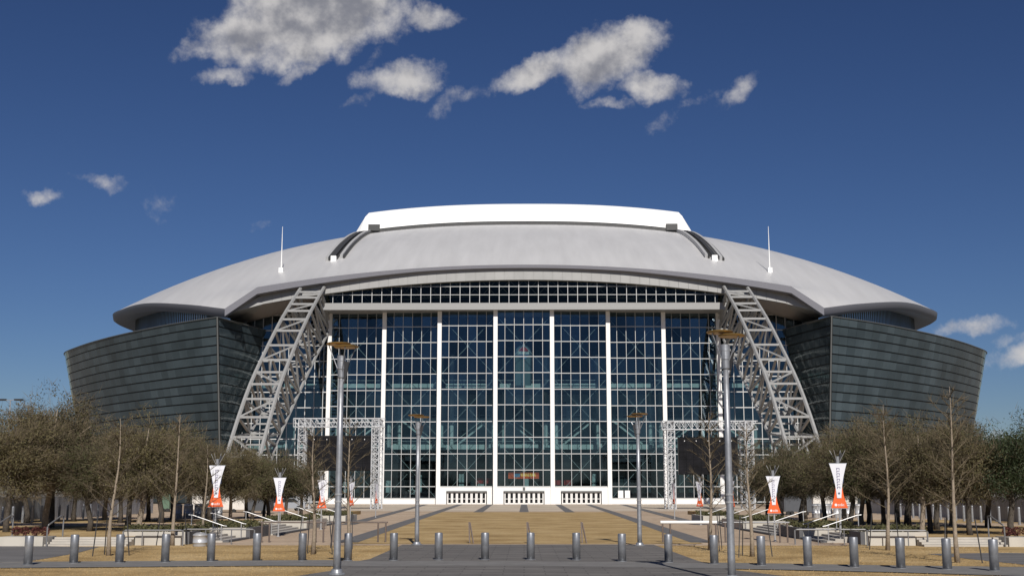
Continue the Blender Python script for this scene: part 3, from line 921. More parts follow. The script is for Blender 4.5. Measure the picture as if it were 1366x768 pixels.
# tall hanging drink banner with round emblem
p = at(698, 476, 238.6)
w = 1.5
oc = []
for i in range(13):
    a = math.pi * i / 12; oc.append((p.x + w * math.cos(a) * 1.05, p.z + .8 + w * math.sin(a)))
oc += [(p.x - w * 1.05, p.z - 5.6), (p.x + w * 1.05, p.z - 5.6)]
m = MB(); m.prism(oc, 238.6, 238.7); hb = m.build('hanging_banner', 'banner_teal', S)
def disc(cx, cz, r, y, name, material, parent, a0=0, a1=2 * math.pi, cut=None):
    pts = []
    for i in range(25):
        a = a0 + (a1 - a0) * i / 24; pts.append((cx + r * math.cos(a), cz + r * math.sin(a)))
    mm = MB(); mm.prism(pts, y, y + .04); return mm.build(name, material, parent)
e = disc(p.x, p.z + .8, 1.15, 238.5, 'emblem', 'interior_slab', hb)
disc(p.x, p.z + .92, 1.05, 238.44, 'emblem_top', 'sign_red', e, .15, math.pi - .25)
disc(p.x, p.z + .66, 1.05, 238.44, 'emblem_bottom', 'sign_blue', e, math.pi + .2, 2 * math.pi - .1)
# orange sign inside the middle doors
p0 = at(698.5, 633.5, 240)
m = MB(); m.box(p0.x - 3.0, p0.x + 3.0, 240, 240.15, p0.z - .65, p0.z + .55); sg = m.build('interior_sign', 'sign_orange', S)
m = MB(); m.box(p0.x - 1.9, p0.x - .7, 239.9, 239.97, p0.z - .35, p0.z + .45); m.build('sign_picture', 'sign_blue', sg)
m = MB()
rr = random.Random(3)
xq = p0.x - .55
while xq < p0.x + 2.4:
    w = rr.uniform(.16, .3); m.box(xq, xq + w, 239.9, 239.97, p0.z - .2 + rr.uniform(0, .15), p0.z + .40); m.box(xq + w * .6, xq + w + .12, 239.87, 239.895, p0.z - .2, p0.z + .0); xq += w + .14
m.build('sign_lettering', 'sign_yellow', sg)
for px, py in ((640, 641), (653, 641), (743, 643), (757, 643)):
    q = at(px, py, 243); m = MB(); m.box(q.x - .7, q.x + .7, 243, 243.4, q.z - .5, q.z + .5); m.build('kiosk_sign', 'sign_red', S)

# ---- arch trusses (four chords, laced)
TOPC = np.array([[232.2, 41.6], [224.5, 37.4], [216, 32.3], [205, 24.4], [198.6, 18.2], [192.3, 9.8], [187, 1.2]])
BOTC = np.array([[241.5, 36.5], [238.6, 33.2], [227, 27.0], [214.5, 19.6], [207, 14.3], [201, 9.2], [194, .8]])
XT = np.array([40.9, 41.2, 41.6, 42.2, 42.9, 43.7, 44.4])
HW = np.array([2.2, 2.25, 2.3, 2.4, 2.5, 2.6, 2.6])
tt = np.arange(7.0)
NS = 16
tv = np.linspace(0, 6, NS + 1)
tc_, bc_, xt_, hw_ = (spline(tt, a, tv) for a in (TOPC, BOTC, XT, HW))
for s in (-1, 1):
    tr = bpy.data.objects.new('arch_truss', None); C.objects.link(tr); tr.parent = S
    P = lambda k, top, side: Vector((s * (xt_[k] + side * hw_[k]), *(tc_[k] if top else bc_[k])))
    for top in (1, 0):
        for side in (-1, 1):
            m = MB(); m.tube([P(k, top, side) for k in range(NS + 1)], .34 if top else .30, 6); m.build('chord', 'steel_paint', tr)
    for k in range(NS + 1):
        for a, b, w in ((P(k, 1, -1), P(k, 1, 1), .36), (P(k, 0, -1), P(k, 0, 1), .3), (P(k, 1, -1), P(k, 0, -1), .36), (P(k, 1, 1), P(k, 0, 1), .36)):
            m = MB(); m.bar(a, b, w); m.build('strut', 'steel_paint', tr)
        if k == NS: continue
        alt = k % 2
        dd = 1 if k < 9 else (-1 if k % 4 == 1 else 1)
        for a, b, w in (((P(k, 1, -dd), P(k + 1, 1, dd), .26),) if alt else ()) + ((P(k, 0, -1 if alt else 1), P(k + 1, 0, 1 if alt else -1), .24),
                        (P(k + 1 - alt, 1, -1), P(k + alt, 0, -1), .32), (P(k + 1 - alt, 1, 1), P(k + alt, 0, 1), .32)):
            m = MB(); m.bar(a, b, w); m.build('strut', 'steel_paint', tr)
    # upright where the truss meets the canopy beam
    m = MB(); m.bar(P(0, 0, -1), Vector((s * (XL + .3), 233, at(432, 393, 233).z)), .4); m.bar((s * (XL + .35), 233.2, 24), (s * (XL + .35), 233.2, at(432, 393, 233.2).z), .1); m.build('strut', 'steel_paint', tr)
    m = MB(); m.box(s * 44.4 - 4.2, s * 44.4 + 4.2, 184, 197, 0, 1.6); m.build('abutment', 'concrete_wall', tr)

# ================================================================== TERRACES, STEPS, PLANTERS
TZ = .36                                   # height of the raised lawns
GRD = lambda px, py, z=0.0: ground(px, py, z)

def leaf_cloud(n, fn, size, rng_, thin=1.0):
    """n small leaf faces at points from fn; returns verts, faces"""
    c = fn(n)
    a = rng_.normal(size=(n, 3)); a /= np.linalg.norm(a, axis=1)[:, None]
    b = np.cross(a, rng_.normal(size=(n, 3))); b /= np.linalg.norm(b, axis=1)[:, None]
    s = size * rng_.uniform(.6, 1.4, (n, 1))
    v = np.concatenate([c - a * s - b * s * .45 * thin, c + a * s - b * s * .2 * thin, c + b * s * .6 * thin], axis=0)
    f = np.stack([np.arange(n), np.arange(n) + n, np.arange(n) + 2 * n], 1)
    return v, f

def np_mesh(name, v, f, material):
    me = bpy.data.meshes.new(name)
    me.vertices.add(len(v)); me.vertices.foreach_set('co', np.ascontiguousarray(v, dtype=np.float32).ravel())
    me.loops.add(f.size); me.loops.foreach_set('vertex_index', np.ascontiguousarray(f, dtype=np.int32).ravel())
    me.polygons.add(len(f)); me.polygons.foreach_set('loop_start', np.arange(0, f.size, f.shape[1], dtype=np.int32))
    me.materials.append(M[material]); me.update(calc_edges=True)
    return me

def hedge_mesh(x0, x1, y0, y1, z0, h, n, material):
    def fn(n):
        p = rng.uniform(0, 1, (n, 3)); p[:, 2] = p[:, 2]**.6
        lump = .75 + .25 * np.sin(p[:, 0] * 9 + p[:, 1] * 5) * np.cos(p[:, 1] * 11)
        return np.stack([x0 + (x1 - x0) * p[:, 0], y0 + (y1 - y0) * p[:, 1], z0 + h * p[:, 2] * lump], 1)
    v, f = leaf_cloud(n, fn, .085, rng)
    return np_mesh('hedge', v, f, material)


for s in (-1, 1):
    SD = ', barrel side' if s < 0 else ', evergreen side'
    def bx(mb, x0, x1, y0, y1, z0, z1):
        a, b = sorted((s * x0, s * x1)); return mb.box(a, b, y0, y1, z0, z1)
    # raised lawn
    m = MB(); bx(m, 17.2, 80, 54.3, 130, -.1, TZ); struct(m.build('raised_lawn', 'dry_grass'))
    m = MB(); bx(m, 15.3, 17.2, 55.2, 100, -.1, TZ - .004); struct(m.build('raised_lawn', 'dry_grass'))
    m = MB(); bx(m, 18.0, 60, 72.0, 78.5, TZ, TZ + .006); struct(m.build('path', 'plaza'))
    m = MB(); bx(m, 18.0, 60, 88.0, 128, TZ, TZ + .006); struct(m.build('path', 'plaza'))
    # front: steps and low walls
    for x0, x1 in ((22.6, 27.5), (17.05, 20.6)):
        st = bpy.data.objects.new('stairs', None); C.objects.link(st); struct(st); st.location = (s * (x0 + x1) / 2, 53, 0)
        for k in range(4):
            mm = MB(); a, b = sorted((s * x0, s * x1)); c = (a + b) / 2
            mm.box(a - c, b - c, k * .33, 1.4, k * .09, (k + 1) * .09 - .004); mm.build('step', 'concrete', st)
    m = MB(); bx(m, 20.62, 22.58, 52.9, 54.4, 0, .40); tag(m.build('low_wall', 'concrete_wall'), 'short pale concrete wall block between two front steps with red shrubs on top' + SD, 'wall', 'pale low walls between the front steps')
    m = MB(); bx(m, 15.0, 17.0, 54.0, 54.35, 0, .42); tag(m.build('low_wall', 'concrete_wall'), 'low pale concrete retaining wall beside the wide front steps, under the dark hedge' + SD, 'wall', 'low retaining walls by the hedges')
    m = MB(); bx(m, 27.55, 60, 53.6, 54.3, 0, .40); tag(m.build('low_wall', 'concrete_wall'), 'long pale concrete retaining wall running along the front of the raised lawn' + SD, 'wall', 'long retaining walls')
    # red shrubs on the wall block
    for j in range(4):
        x = s * (20.95 + .43 * j); y = 53.9 + .12 * (j % 2)
        def fn(n):
            p = rng.normal(size=(n, 3)); p /= np.linalg.norm(p, axis=1)[:, None]; p *= rng.uniform(.2, 1, (n, 1))**.4
            return np.stack([p[:, 0] * .22, p[:, 1] * .22, .2 + p[:, 2] * .2], 1)
        v, f = leaf_cloud(260, fn, .045, rng)
        o = link('red_shrub', np_mesh('red_shrub', v, f, 'leaf_red'), None, (x, y, .41))
        tag(o, 'small dark red shrub planted on the low wall beside the front steps' + SD, 'shrub', 'red shrubs on the low walls')
    # side stairs facing the path, with planters between them
    flights = [(57.0, 61.2, 14.6), (66.4, 76.0, 14.2), (84.0, 92.5, 14.6)]
    for k, (y0, y1, xe) in enumerate(flights):
        st = bpy.data.objects.new('stairs', None); C.objects.link(st); struct(st); st.location = (s * xe, (y0 + y1) / 2, 0)
        for q in range(4):
            mm = MB(); a, b = sorted((s * (-.7 + q * .38), s * 2.2)); h = (y1 - y0) / 2
            mm.box(a, b, -h, h, q * .09, (q + 1) * .09 - .004); mm.build('step', 'concrete', st)
        m = MB(); bx(m, xe - 1.0, xe - .72, y0, y1, 0, .10); struct(m.build('kerb', 'charcoal_stone'))
        # sloping handrails at both ends and the middle of the flight
        for yy in (y0 + .1, y1 - .1):
            hr = thing('handrail', ['sloping steel handrail on the short side stairs by the first banner', 'sloping steel handrail on the wide side stairs between the two hedge planters', 'sloping steel handrail on the side stairs past the second hedge planter'][k] + SD, 'handrail', (s * xe, yy, 0), 0, ['handrails of the short side stairs', 'handrails of the wide side stairs', 'handrails of the far side stairs'][k])
            MB().tube([(s * -.85, 0, .74), (s * -.7, 0, .76), (s * .75, 0, 1.24), (s * .95, 0, 1.26)], .024, 8).build('rail', 'rail_steel', hr)
            for q, z in ((-.6, .79), (.8, 1.24)):
                MB().tube([(s * q, 0, 0), (s * q, 0, z)], .025, 6).build('post', 'rail_steel', hr)
    for k, (y0, y1, xe) in enumerate(((61.3, 66.3, 13.6), (76.1, 83.9, 13.4), (92.6, 99, 13.4), (55.0, 56.9, 14.9))):
        pl = thing('planter', ['pale stone planter with clipped hedge between the short and the wide side stairs', 'pale stone planter with clipped hedge between the wide and the far side stairs', 'pale stone planter with clipped hedge past the far side stairs', 'narrow pale stone planter with hedge at the corner of the raised lawn'][k] + SD, 'planter', (s * (xe + 1.5), (y0 + y1) / 2, 0), 0, 'planters along the path')
        h = (y1 - y0) / 2; w = 1.5
        zt = .55
        for nm, b in (('front_wall', (-w, -w + .2, -h, h)), ('back_wall', (w - .2, w, -h, h)), ('end_wall', (-w + .2, w - .2, -h, -h + .2)), ('end_wall', (-w + .2, w - .2, h - .2, h))):
            a0, a1 = sorted((s * b[0], s * b[1])); MB().box(a0, a1, b[2], b[3], 0, zt).build(nm, 'charcoal_stone' if (nm == 'front_wall' and k in (0, 3)) else 'concrete_wall', pl)
        MB().box(-w + .2, w - .2, -h + .2, h - .2, 0, zt - .08).build('soil', 'bark', pl)
        hd = link('hedge', hedge_mesh(-w + .2, w - .2, -h + .15, h - .15, zt - .1, .45, int(500 * h), 'leaf_hedge'), pl)
    # dark hedge strip behind the front steps
    o = link('hedge', hedge_mesh(-1.9, 1.9, -.5, .5, 0, .45, 1500, 'leaf_hedge'), None, (s * 16.6, 57.4, TZ))
    tag(o, 'low dark clipped hedge on the raised lawn behind the low retaining wall' + SD, 'hedge', 'clipped hedges on the raised lawns')
    # grey rails in front of the low wall and at the front steps
    for x, y, ln, lb, gr in ((16.1, 53.6, 2.6, 'low grey pipe guard rail in front of the low retaining wall', 'pipe rails by the retaining walls'), (13.6, 55.0, 3.2, 'low grey pipe guard rail beside the corner planter', 'pipe rails by the corner planters')):
        gr_ = thing('guard_rail', lb + SD, 'guard rail', (s * x, y, 0), 0, gr)
        MB().tube([(-ln / 2, 0, 0), (-ln / 2, 0, .62), (-ln / 2 + .08, 0, .66), (ln / 2 - .08, 0, .66), (ln / 2, 0, .62), (ln / 2, 0, 0)], .035, 8).build('rail', 'rail_grey', gr_)
        for q in (-.18, .18): MB().tube([(ln * q, 0, 0), (ln * q, 0, .65)], .025, 6).build('post', 'rail_grey', gr_)
    for x in (20.45, 22.7):
        hr = thing('handrail', ('dark bent handrail at the end of the wide front steps' if x < 21 else 'dark bent handrail at the far end of the red shrub wall') + SD, 'handrail', (s * x, 53, 0), 0, 'handrails of the front steps' if x < 21 else 'handrails past the red shrubs')
        MB().tube([(0, -.1, .0), (0, -.1, .82), (0, .0, .9), (0, 1.4, 1.26), (0, 1.7, 1.26), (0, 1.7, .36)], .035, 8).build('rail', 'rail_grey', hr)
    # pipe barrier between the far lamp and the planters
    for x0, x1, yb, lb, gr in ((6.3, 8.95, 57.2, 'long low pipe barrier beside the far lamp post, across the lawn edge', 'pipe barriers by the far lamps'), (9.15, 12.2, 57.0, 'long low pipe barrier standing across the tan path', 'pipe barriers on the path')):
        pb = thing('pipe_barrier', lb + SD, 'barrier', (s * (x0 + x1) / 2, yb, 0), 0, gr)
        h = (x1 - x0) / 2
        MB().tube([(-h, 0, .92), (h, 0, .92)], .075 if s > 0 and x0 < 7 else .04, 10).build('rail', ('white_ink' if x0 < 7 else 'rail_grey') if s > 0 else 'brown_steel', pb)
        for q in (-h + .1, -h + .45, h - .45, h - .1): MB().tube([(q, 0, 0), (q, 0, .9)], .04, 6).build('post', 'brown_steel', pb)
    # fence along the outer edge, with a row of short posts before it
    fx0 = 33.5 if s < 0 else 31.0
    fe = thing('security_fence', 'grey covered security fence running away behind the trees, ' + ('on the bare-tree side only' if s < 0 else 'beyond the dark green tree'), 'fence', (s * fx0, 84, TZ))
    pmesh = MB().box(-.02, .02, -1.17, 1.17, .05, 1.62).mesh('fence_panel', 'fence_grey')
    tmesh = MB().tube([(0, 0, 0), (0, 0, 1.72)], .035, 6).mesh('fence_post', 'galvanised')
    for k in range(22):
        link('fence_panel', pmesh, fe, (s * .12 * k * .3, -22 + 2.4 * k, 0)); link('fence_post', tmesh, fe, (s * .12 * k * .3, -23.2 + 2.4 * k, 0))
    bmesh_ = MB().lathe([(.085, 0), (.085, .98), (.07, 1.04), (.02, 1.06)], 10).mesh('post', 'galvanised')
    for k in range(24):
        o = link('short_post', bmesh_, None, (s * (fx0 - 1.3), 62 + 1.55 * k, TZ)); tag(o, 'short round grey post in the row before the security fence' + SD, 'post', 'short posts before the security fences')
    fe['label'] = 'grey covered security fence along the raised lawn, ' + ('on the side with the round trash barrel' if s < 0 else 'behind the dark green tree')

# ================================================================== BOLLARDS
bx_ = [37, 98, 159, 220, 281, 342, 403, 464, 525, 585, 647, 708, 769, 830, 892, 953, 1016, 1078, 1140, 1202, 1264, 1327]
by_ = [754, 751.5, 751, 750.3, 749.2, 748.6, 748.4, 748.2, 747.8, 747.2, 747, 747, 747.3, 749.3, 750.6, 752.6, 754.6, 755.8, 757, 758.6, 760, 762]
bol = MB().lathe([(.135, 0), (.135, .885), (.128, .90), (.10, .908), (.02, .910)], 24).mesh('post', 'bollard_steel', False)
bring = MB().lathe([(.16, 0), (.16, .012), (.138, .02)], 24).mesh('base_ring', 'galvanised')
for k, (x, y) in enumerate(zip(bx_, by_)):
    p = ground(x, y)
    t = thing('bollard', ('grey steel bollard between dry grass strips ' + ('on the trash barrel side' if k < 7 else 'on the evergreen tree side')) if k < 7 or k > 15 else 'grey steel bollard at the asphalt corner, just behind a front lamp post' if k in (7, 15) else 'grey steel bollard standing on the grey asphalt before the centre lawn', 'bollard', (p.x, p.y, .026), rng.uniform(0, 6), 'bollards across the walkway')
    o = link('post', bol, t); link('base_ring', bring, t)
    for pl in bol.polygons: pl.use_smooth = abs(pl.normal.z) < .3

# ================================================================== LAMP POSTS
def make_lamp():
    t = thing('lamp_post', 'x', 'lamp post')
    MB().lathe([(.105, .05), (.10, .6), (.085, 3.5), (.07, 5.75)], 16).build('pole', 'galvanised', t, smooth=True)
    MB().lathe([(.24, 0), (.24, .035), (.17, .05), (.15, .14), (.11, .16)], 16).build('base_flange', 'galvanised', t)
    MB().lathe([(.06, 5.45), (.10, 5.5), (.105, 5.72), (.12, 5.74), (.12, 5.95), (.125, 5.97), (.125, 6.12), (.10, 6.14)], 16).build('lamp_drum', 'galvanised', t)
    for q in range(2):
        cx, cy, cz = (-.10, .08, 6.47) if q == 0 else (.14, -.1, 6.37)
        pr = [(.02, -.035), (.33, -.03), (.36, 0), (.33, .03), (.02, .04)]
        MB().lathe(pr, 24, (cx, cy, cz)).build('reflector', 'gold', t)
    for ax, ay, q in ((-.40, .05, 0), (-.12, .36, 0), (.43, -.1, 1), (.16, -.4, 1)):
        z = 6.47 if q == 0 else 6.37
        MB().tube([(ax * .16, ay * .16, 5.62), (ax, ay, z)], .014, 6).build('arm', 'galvanised', t)
    m = MB(); m.bar((.05, 0, 5.35), (.17, -.04, 5.95), .13, .10); m.build('floodlight', 'black_metal', t)
    MB().tube([(.02, 0, 5.3), (.08, -.02, 5.45)], .05, 8).build('floodlight_bracket', 'galvanised', t)
    for z in (1.98, 2.18): MB().lathe([(.108, z), (.108, z + .05)], 12).build('clamp', 'rail_steel', t)
    return t
lamp = make_lamp()
p = ground(449, 767); lamp.location = (p.x, p.y, .026)
lamp['label'] = 'tall grey lamp post with gold disc reflectors in front of the bollard row'; lamp['group'] = 'lamp posts in front of the bollards'
p = ground(976.5, 776); copy_tree(lamp, None, (p.x, p.y, .026), .5)
for px, py, rz in ((556, 727, .2), (853.5, 728, 2.9)):
    p = ground(px, py); copy_tree(lamp, None, (p.x, p.y, .026), rz, 'grey lamp post with gold disc reflector at the edge of the lawn, behind the bollards', 'lamp posts at the lawn edge', (1, 1, .87))

# ================================================================== BANNER POLES
def text_mesh(txt, size, material, name):
    cu = bpy.data.curves.new('t', 'FONT'); cu.body = txt; cu.size = size; cu.align_x = 'CENTER'; cu.extrude = .004
    o = bpy.data.objects.new('t', cu); C.objects.link(o)
    bpy.context.view_layer.update()
    me = bpy.data.meshes.new_from_object(o.evaluated_get(bpy.context.evaluated_depsgraph_get()))
    bpy.data.objects.remove(o); bpy.data.curves.remove(cu)
    me.materials.clear(); me.materials.append(M[material]); me.name = name
    for v in me.vertices: v.co = Vector((v.co.x, v.co.z, v.co.y))   # stand it up, facing -y
    me.flip_normals()
    return me
tm = text_mesh('at&t', .17, 'white_ink', 'lettering')
def hour(z0, z1, w0, w1, waist, n=10):
    L, Rr = [], []
    for k in range(n + 1):
        t = k / n; w = (1 - t) * w0 + t * w1 - waist * math.sin(math.pi * t)
        L.append((-w / 2, z0 + (z1 - z0) * t)); Rr.append((w / 2, z0 + (z1 - z0) * t))
    return L + Rr[::-1]
def make_banner():
    t = thing('banner_pole', 'x', 'banner')
    MB().lathe([(.055, 0), (.05, 2.0), (.045, 3.75)], 12).build('pole', 'rail_steel', t)
    MB().lathe([(.13, 0), (.13, .03), (.08, .05), (.075, .10)], 12).build('base_flange', 'rail_steel', t)
    MB().lathe([(.05, 3.55), (.085, 3.62), (.085, 3.92), (.06, 3.94)], 12).build('lamp_drum', 'galvanised', t)
    for ax, ay in ((-.34, .05), (-.16, -.22), (.16, .22), (.36, -.05)):
        MB().tube([(ax * .2, ay * .2, 3.65), (ax, ay, 4.22)], .012, 6).build('arm', 'rail_steel', t)
    MB().bar((.06, .03, 3.62), (.18, .05, 4.1), .12, .07).build('floodlight', 'black_metal', t)
    b = MB(); b.prism(hour(1.56, 3.57, .76, .56, .36), -.085, -.06); bo = b.build('banner_cloth', 'banner_orange', t)
    b = MB(); b.prism(hour(2.02, 3.6, .19, .78, .10), -.115, -.09); bw = b.build('banner_front', 'banner_white', t)
    b = MB(); b.prism(hour(2.7, 3.58, .45, .76, .08), -.055, -.045); b.build('banner_back', 'banner_navy', t)
    g = MB(); rr = random.Random(2); z = 3.40
    while z > 2.52:                                    # column of letters, too small to read
        h = rr.uniform(.07, .10); g.box(-.075, -.045, -.124, -.117, z - h, z); g.box(-.075, .065, -.124, -.117, z - .022, z)
        if rr.random() > .4: g.box(.04, .065, -.124, -.117, z - h, z - .024)
        z -= h + .035
    g.build('letter_column', 'ink', bw)
    st = []
    for i in range(10):
        r = .07 if i % 2 == 0 else .03; a = math.pi / 2 + i * math.pi / 5; st.append((r * math.cos(a), 2.24 + r * math.sin(a)))
    MB().prism(st, -.124, -.117).build('star_mark', 'banner_navy', bw)
    l = link('lettering', tm, bo, (.07, -.092, 1.66))
    MB().prism([(-.16 + .062 * math.cos(a * math.pi / 8), 1.71 + .062 * math.sin(a * math.pi / 8)) for a in range(16)], -.093, -.087).build('globe_mark', 'white_ink', bo)
    MB().bar((-.41, -.07, 3.61), (.41, -.07, 3.61), .03).build('top_bar', 'galvanised', t)
    MB().bar((-.39, -.07, 1.55), (.39, -.07, 1.55), .03).build('bottom_bar', 'galvanised', t)
    return t
ban = make_banner()
# (base px, base py, banner scale from its height in the photo, turn, label)
BN = [(286, 718, .2, 'white and orange banner pole by the short side stairs, beside the trash barrel', None),
      (371, 715.5, .15, 'white and orange banner pole in front of the wide side stairs, beside the charcoal kerb', 'banner poles by the wide side stairs'),
      (428, 706, .5, 'white and orange banner pole on the tan path beside the staked saplings', None),
      (467, 697, 1.0, 'half-turned banner pole on the tan path before the video screen', None),
      (501, 690, 1.3, 'edge-on banner pole beside the lattice gantry, nearest the doors', None),
      (1122, 731, -.2, 'white and orange banner pole by the short side stairs, on the dark green tree side', None),
      (1034, 722, -.15, 'white and orange banner pole in front of the wide side stairs, beside the charcoal kerb', 'banner poles by the wide side stairs'),
      (935, 700, -.9, 'turned red-orange banner pole on the path beside the lattice gantry screen', None),
      (900, 692, -1.4, 'edge-on red banner pole standing at the foot of the lattice gantry post', None),
      (979, 702, -1.2, 'turned red banner pole behind the front lamp post, beside the hedge planter', None)]
for k, (px, py, rz, lb, gr) in enumerate(BN):
    p = ground(px, min(py, 723))
    o = ban if k == 0 else copy_tree(ban)
    o.location = (p.x, p.y, 0); o.rotation_euler = (0, 0, rz); o['label'] = lb; o.scale = (1,) * 3 if k in (0, 5) else (.84,) * 3
    if 'group' in o: del o['group']
    if gr: o['group'] = gr

# ================================================================== TREES
def limb(mb, a, b, r0, r1, n=7, bend=.15, k=5, rr=random):
    a, b = Vector(a), Vector(b); L = (b - a).length
    off = Vector((rr.uniform(-1, 1), rr.uniform(-1, 1), rr.uniform(-.3, .6))) * bend * L
    pts = [a.lerp(b, t) + off * (math.sin(math.pi * t) * .6) for t in np.linspace(0, 1, k)]
    mb.tube(pts, list(np.linspace(r0, r1, k)), n); return pts

def twig_mesh(pts, dirs, lens_, w, rng_):
    """long thin triangles = twigs"""
    n = len(pts)
    side = np.cross(dirs, rng_.normal(size=(n, 3))); side /= np.linalg.norm(side, axis=1)[:, None] + 1e-9
    v = np.concatenate([pts - side * w, pts + side * w, pts + dirs * lens_[:, None]], 0)
    f = np.stack([np.arange(n), np.arange(n) + n, np.arange(n) + 2 * n], 1)
    return v, f

def make_mature(seed, hgt, rad, leafmat, nleaf, pale=False, base=1.55):
    rr = random.Random(seed); rg = np.random.default_rng(seed)
    tk = MB()
    tops = []
    tk.tube([(0, 0, -.05), (rr.uniform(-.05, .05), rr.uniform(-.05, .05), .5), (rr.uniform(-.15, .15), rr.uniform(-.15, .15), base), (rr.uniform(-.25, .25), rr.uniform(-.25, .25), hgt * .5), (rr.uniform(-.3, .3), rr.uniform(-.3, .3), hgt * .74)], [.19, .15, .13, .08, .012], 8)
    ends = []
    for k in range(15):
        a = 2 * math.pi * k / 15 * 2.4 + rr.uniform(-.3, .3); z = base + (hgt * .6 - base) * (k / 15)
        L = rad * rr.uniform(.55, .95) * (1 - .35 * k / 15)
        e = Vector((math.cos(a) * L, math.sin(a) * L, z + L * rr.uniform(.25, .8)))
        pts = limb(tk, (0, 0, z), e, .06 * (1 - k / 22), .014, 5, .12, 5, rr)
        ends += pts[2:]
        for j in range(3):
            b = pts[rr.randint(1, 4)]; d = Vector((rr.uniform(-1, 1), rr.uniform(-1, 1), rr.uniform(-.1, 1))).normalized() * rr.uniform(.5, 1.1)
            q = limb(tk, b, b + d, .018, .006, 4, .15, 4, rr); ends += q[1:]
    # clump centres: limb ends and points through an uneven ellipsoid
    cen = [np.array(e) for e in ends]
    lob = [(rg.normal(size=3) * np.array([rad * .45, rad * .45, hgt * .13]) + np.array([0, 0, base + (hgt - base) * .52])) for _ in range(26)]
    low = [np.array([math.cos(q * 2.4) * rad * .62 * math.sqrt((q % 7 + 1) / 7), math.sin(q * 2.4) * rad * .62 * math.sqrt((q % 7 + 1) / 7), base + .35 + .25 * (q % 3)]) for q in range(18)]
    cen = np.array(cen + lob + low)
    mid = base + (hgt - base) * .5
    def inside(p):
        q = (p - np.array([0, 0, mid])) / np.array([rad, rad, (hgt - base) * .52])
        return (q**2).sum(1)
    cen = cen[inside(cen) < .98]
    n = nleaf
    i = rg.integers(0, len(cen), n)
    pts = cen[i] + np.clip(rg.normal(size=(n, 3)), -1.7, 1.7) * np.array([.36, .36, .26])
    ok = (inside(pts) < rg.uniform(.75, 1.2, n)) & (pts[:, 2] > base - .15 + .25 * rg.random(n))
    pts = pts[ok]
    lv, lf = leaf_cloud(len(pts), lambda n_: pts, .056, rg, .8)
    # twigs: outward and up
    m_ = 6500 if leafmat != 'leaf_green' else 800
    i = rg.integers(0, len(cen), m_); tp = cen[i] + rg.normal(size=(m_, 3)) * np.array([.30, .30, .22])
    d = (tp - np.array([0, 0, mid - .9])); d /= np.linalg.norm(d, axis=1)[:, None]
    d = d + rg.normal(size=(m_, 3)) * .6 + np.array([0, 0, .2]); d /= np.linalg.norm(d, axis=1)[:, None]
    ln = rg.uniform(.2, .7, m_)
    ok = (inside(tp) < 1.25) & (tp[:, 2] > base)
    tv, tf = twig_mesh(tp[ok], d[ok], ln[ok], .011, rg)
    return (tk.mesh('trunk', 'bark_pale' if pale else 'bark', True), np_mesh('foliage', lv, lf, leafmat), np_mesh('twigs', tv, tf, 'twig'))

MAT = [make_mature(21, 6.9, 2.7, 'leaf_olive', 17000), make_mature(22, 6.3, 2.5, 'leaf_moss', 15500), make_mature(23, 7.3, 2.9, 'leaf_olive', 18000, True),
       make_mature(24, 5.8, 2.3, 'leaf_moss', 14000), make_mature(25, 6.4, 2.8, 'leaf_green', 27000)]

def plant(parts, loc, rz, sc, label, group, name='shade_tree', cat='tree'):
    t = thing(name, label, cat, loc, rz, group); t.scale = (sc, sc, sc)
    link('trunk', parts[0], t); link('crown', parts[1], t)
    if len(parts) > 2: stuff(link('twigs', parts[2], t))
    return t

TL = [(8, 709, 0, 1), (61, 706, 2, 1.16), (67, 703, 0, 1.2), (119, 708, 1, .9), (160, 697, 0, .95), (170, 703, 3, 1), (186, 710, 2, .93), (197, 695, 0, .98), (214, 697, 1, 1.12), (230, 693, 0, 1.14),
      (249, 690, 1, 1.02), (271, 699, 0, .9), (279, 693, 3, 1.1), (306, 697, 2, .82), (329, 691, 3, .95), (337, 692, 1, .88), (358, 691, 3, .95), (381, 691, 3, .9), (401, 689, 3, .9), (35, 697, 1, 1.1), (-12, 702, 0, 1.08), (98, 695, 0, 1.0), (140, 693, 2, 1.06)]
TR = [(1023, 694, 3, .92), (1043, 695, 1, .88), (1069, 694, 1, .98), (1100, 697, 3, 1), (1127, 700, 0, .9), (1136, 705, 1, .92), (1149, 698, 2, .98), (1160, 698, 0, 1.08), (1179, 700, 1, .9), (1198, 706, 0, .95),
      (1211, 702, 3, 1.25), (1230, 713, 2, .84), (1241, 710, 0, .86), (1250, 706, 1, .98), (1294, 713, 0, .86), (1318, 703, 3, 1.0), (1270, 700, 2, 1.06), (1375, 706, 4, 1.0)]
for k, (px, py, v, sc) in enumerate(TL + TR):
    p = ground(px, py, TZ)
    side_ = 'barrel side' if p.x < 0 else 'evergreen side'
    where_ = 'near the security fence' if abs(p.x) > 27.5 else 'behind the front steps' if p.y < 68 and abs(p.x) > 19 else 'beside the hedge planters' if abs(p.x) < 19.5 else 'on the raised lawn before the trailers' if p.y > 75 else 'in the middle of the raised lawn'
    lb_ = ('pale-trunked' if v == 2 else 'small dark-trunked' if v == 3 else 'tall dark-trunked' if v == 0 else 'dark-trunked') + ' shade tree ' + where_ + ', ' + side_
    plant(MAT[v], (p.x, p.y, TZ), (k * 2.399) % 6.28, sc, lb_ if v != 4 else 'dark leafy evergreen tree standing behind the first at the security fence', 'shade trees on the raised lawns' if v != 4 else None)
p = ground(1350, 713, TZ)
plant(MAT[4], (p.x, p.y, TZ), 1.0, .95, 'dark green leafy evergreen tree on the raised lawn beside the security fence', None, 'evergreen_tree')
for px, py, sc in ((85, 690, 1.15), (1075, 692, .86), (352, 690, .72)):
    p = ground(px, py, TZ); plant(MAT[4], (p.x, p.y, TZ), 2.0, sc, 'green leafy tree standing among the brown shade trees', 'green trees among the shade trees', 'shade_tree')

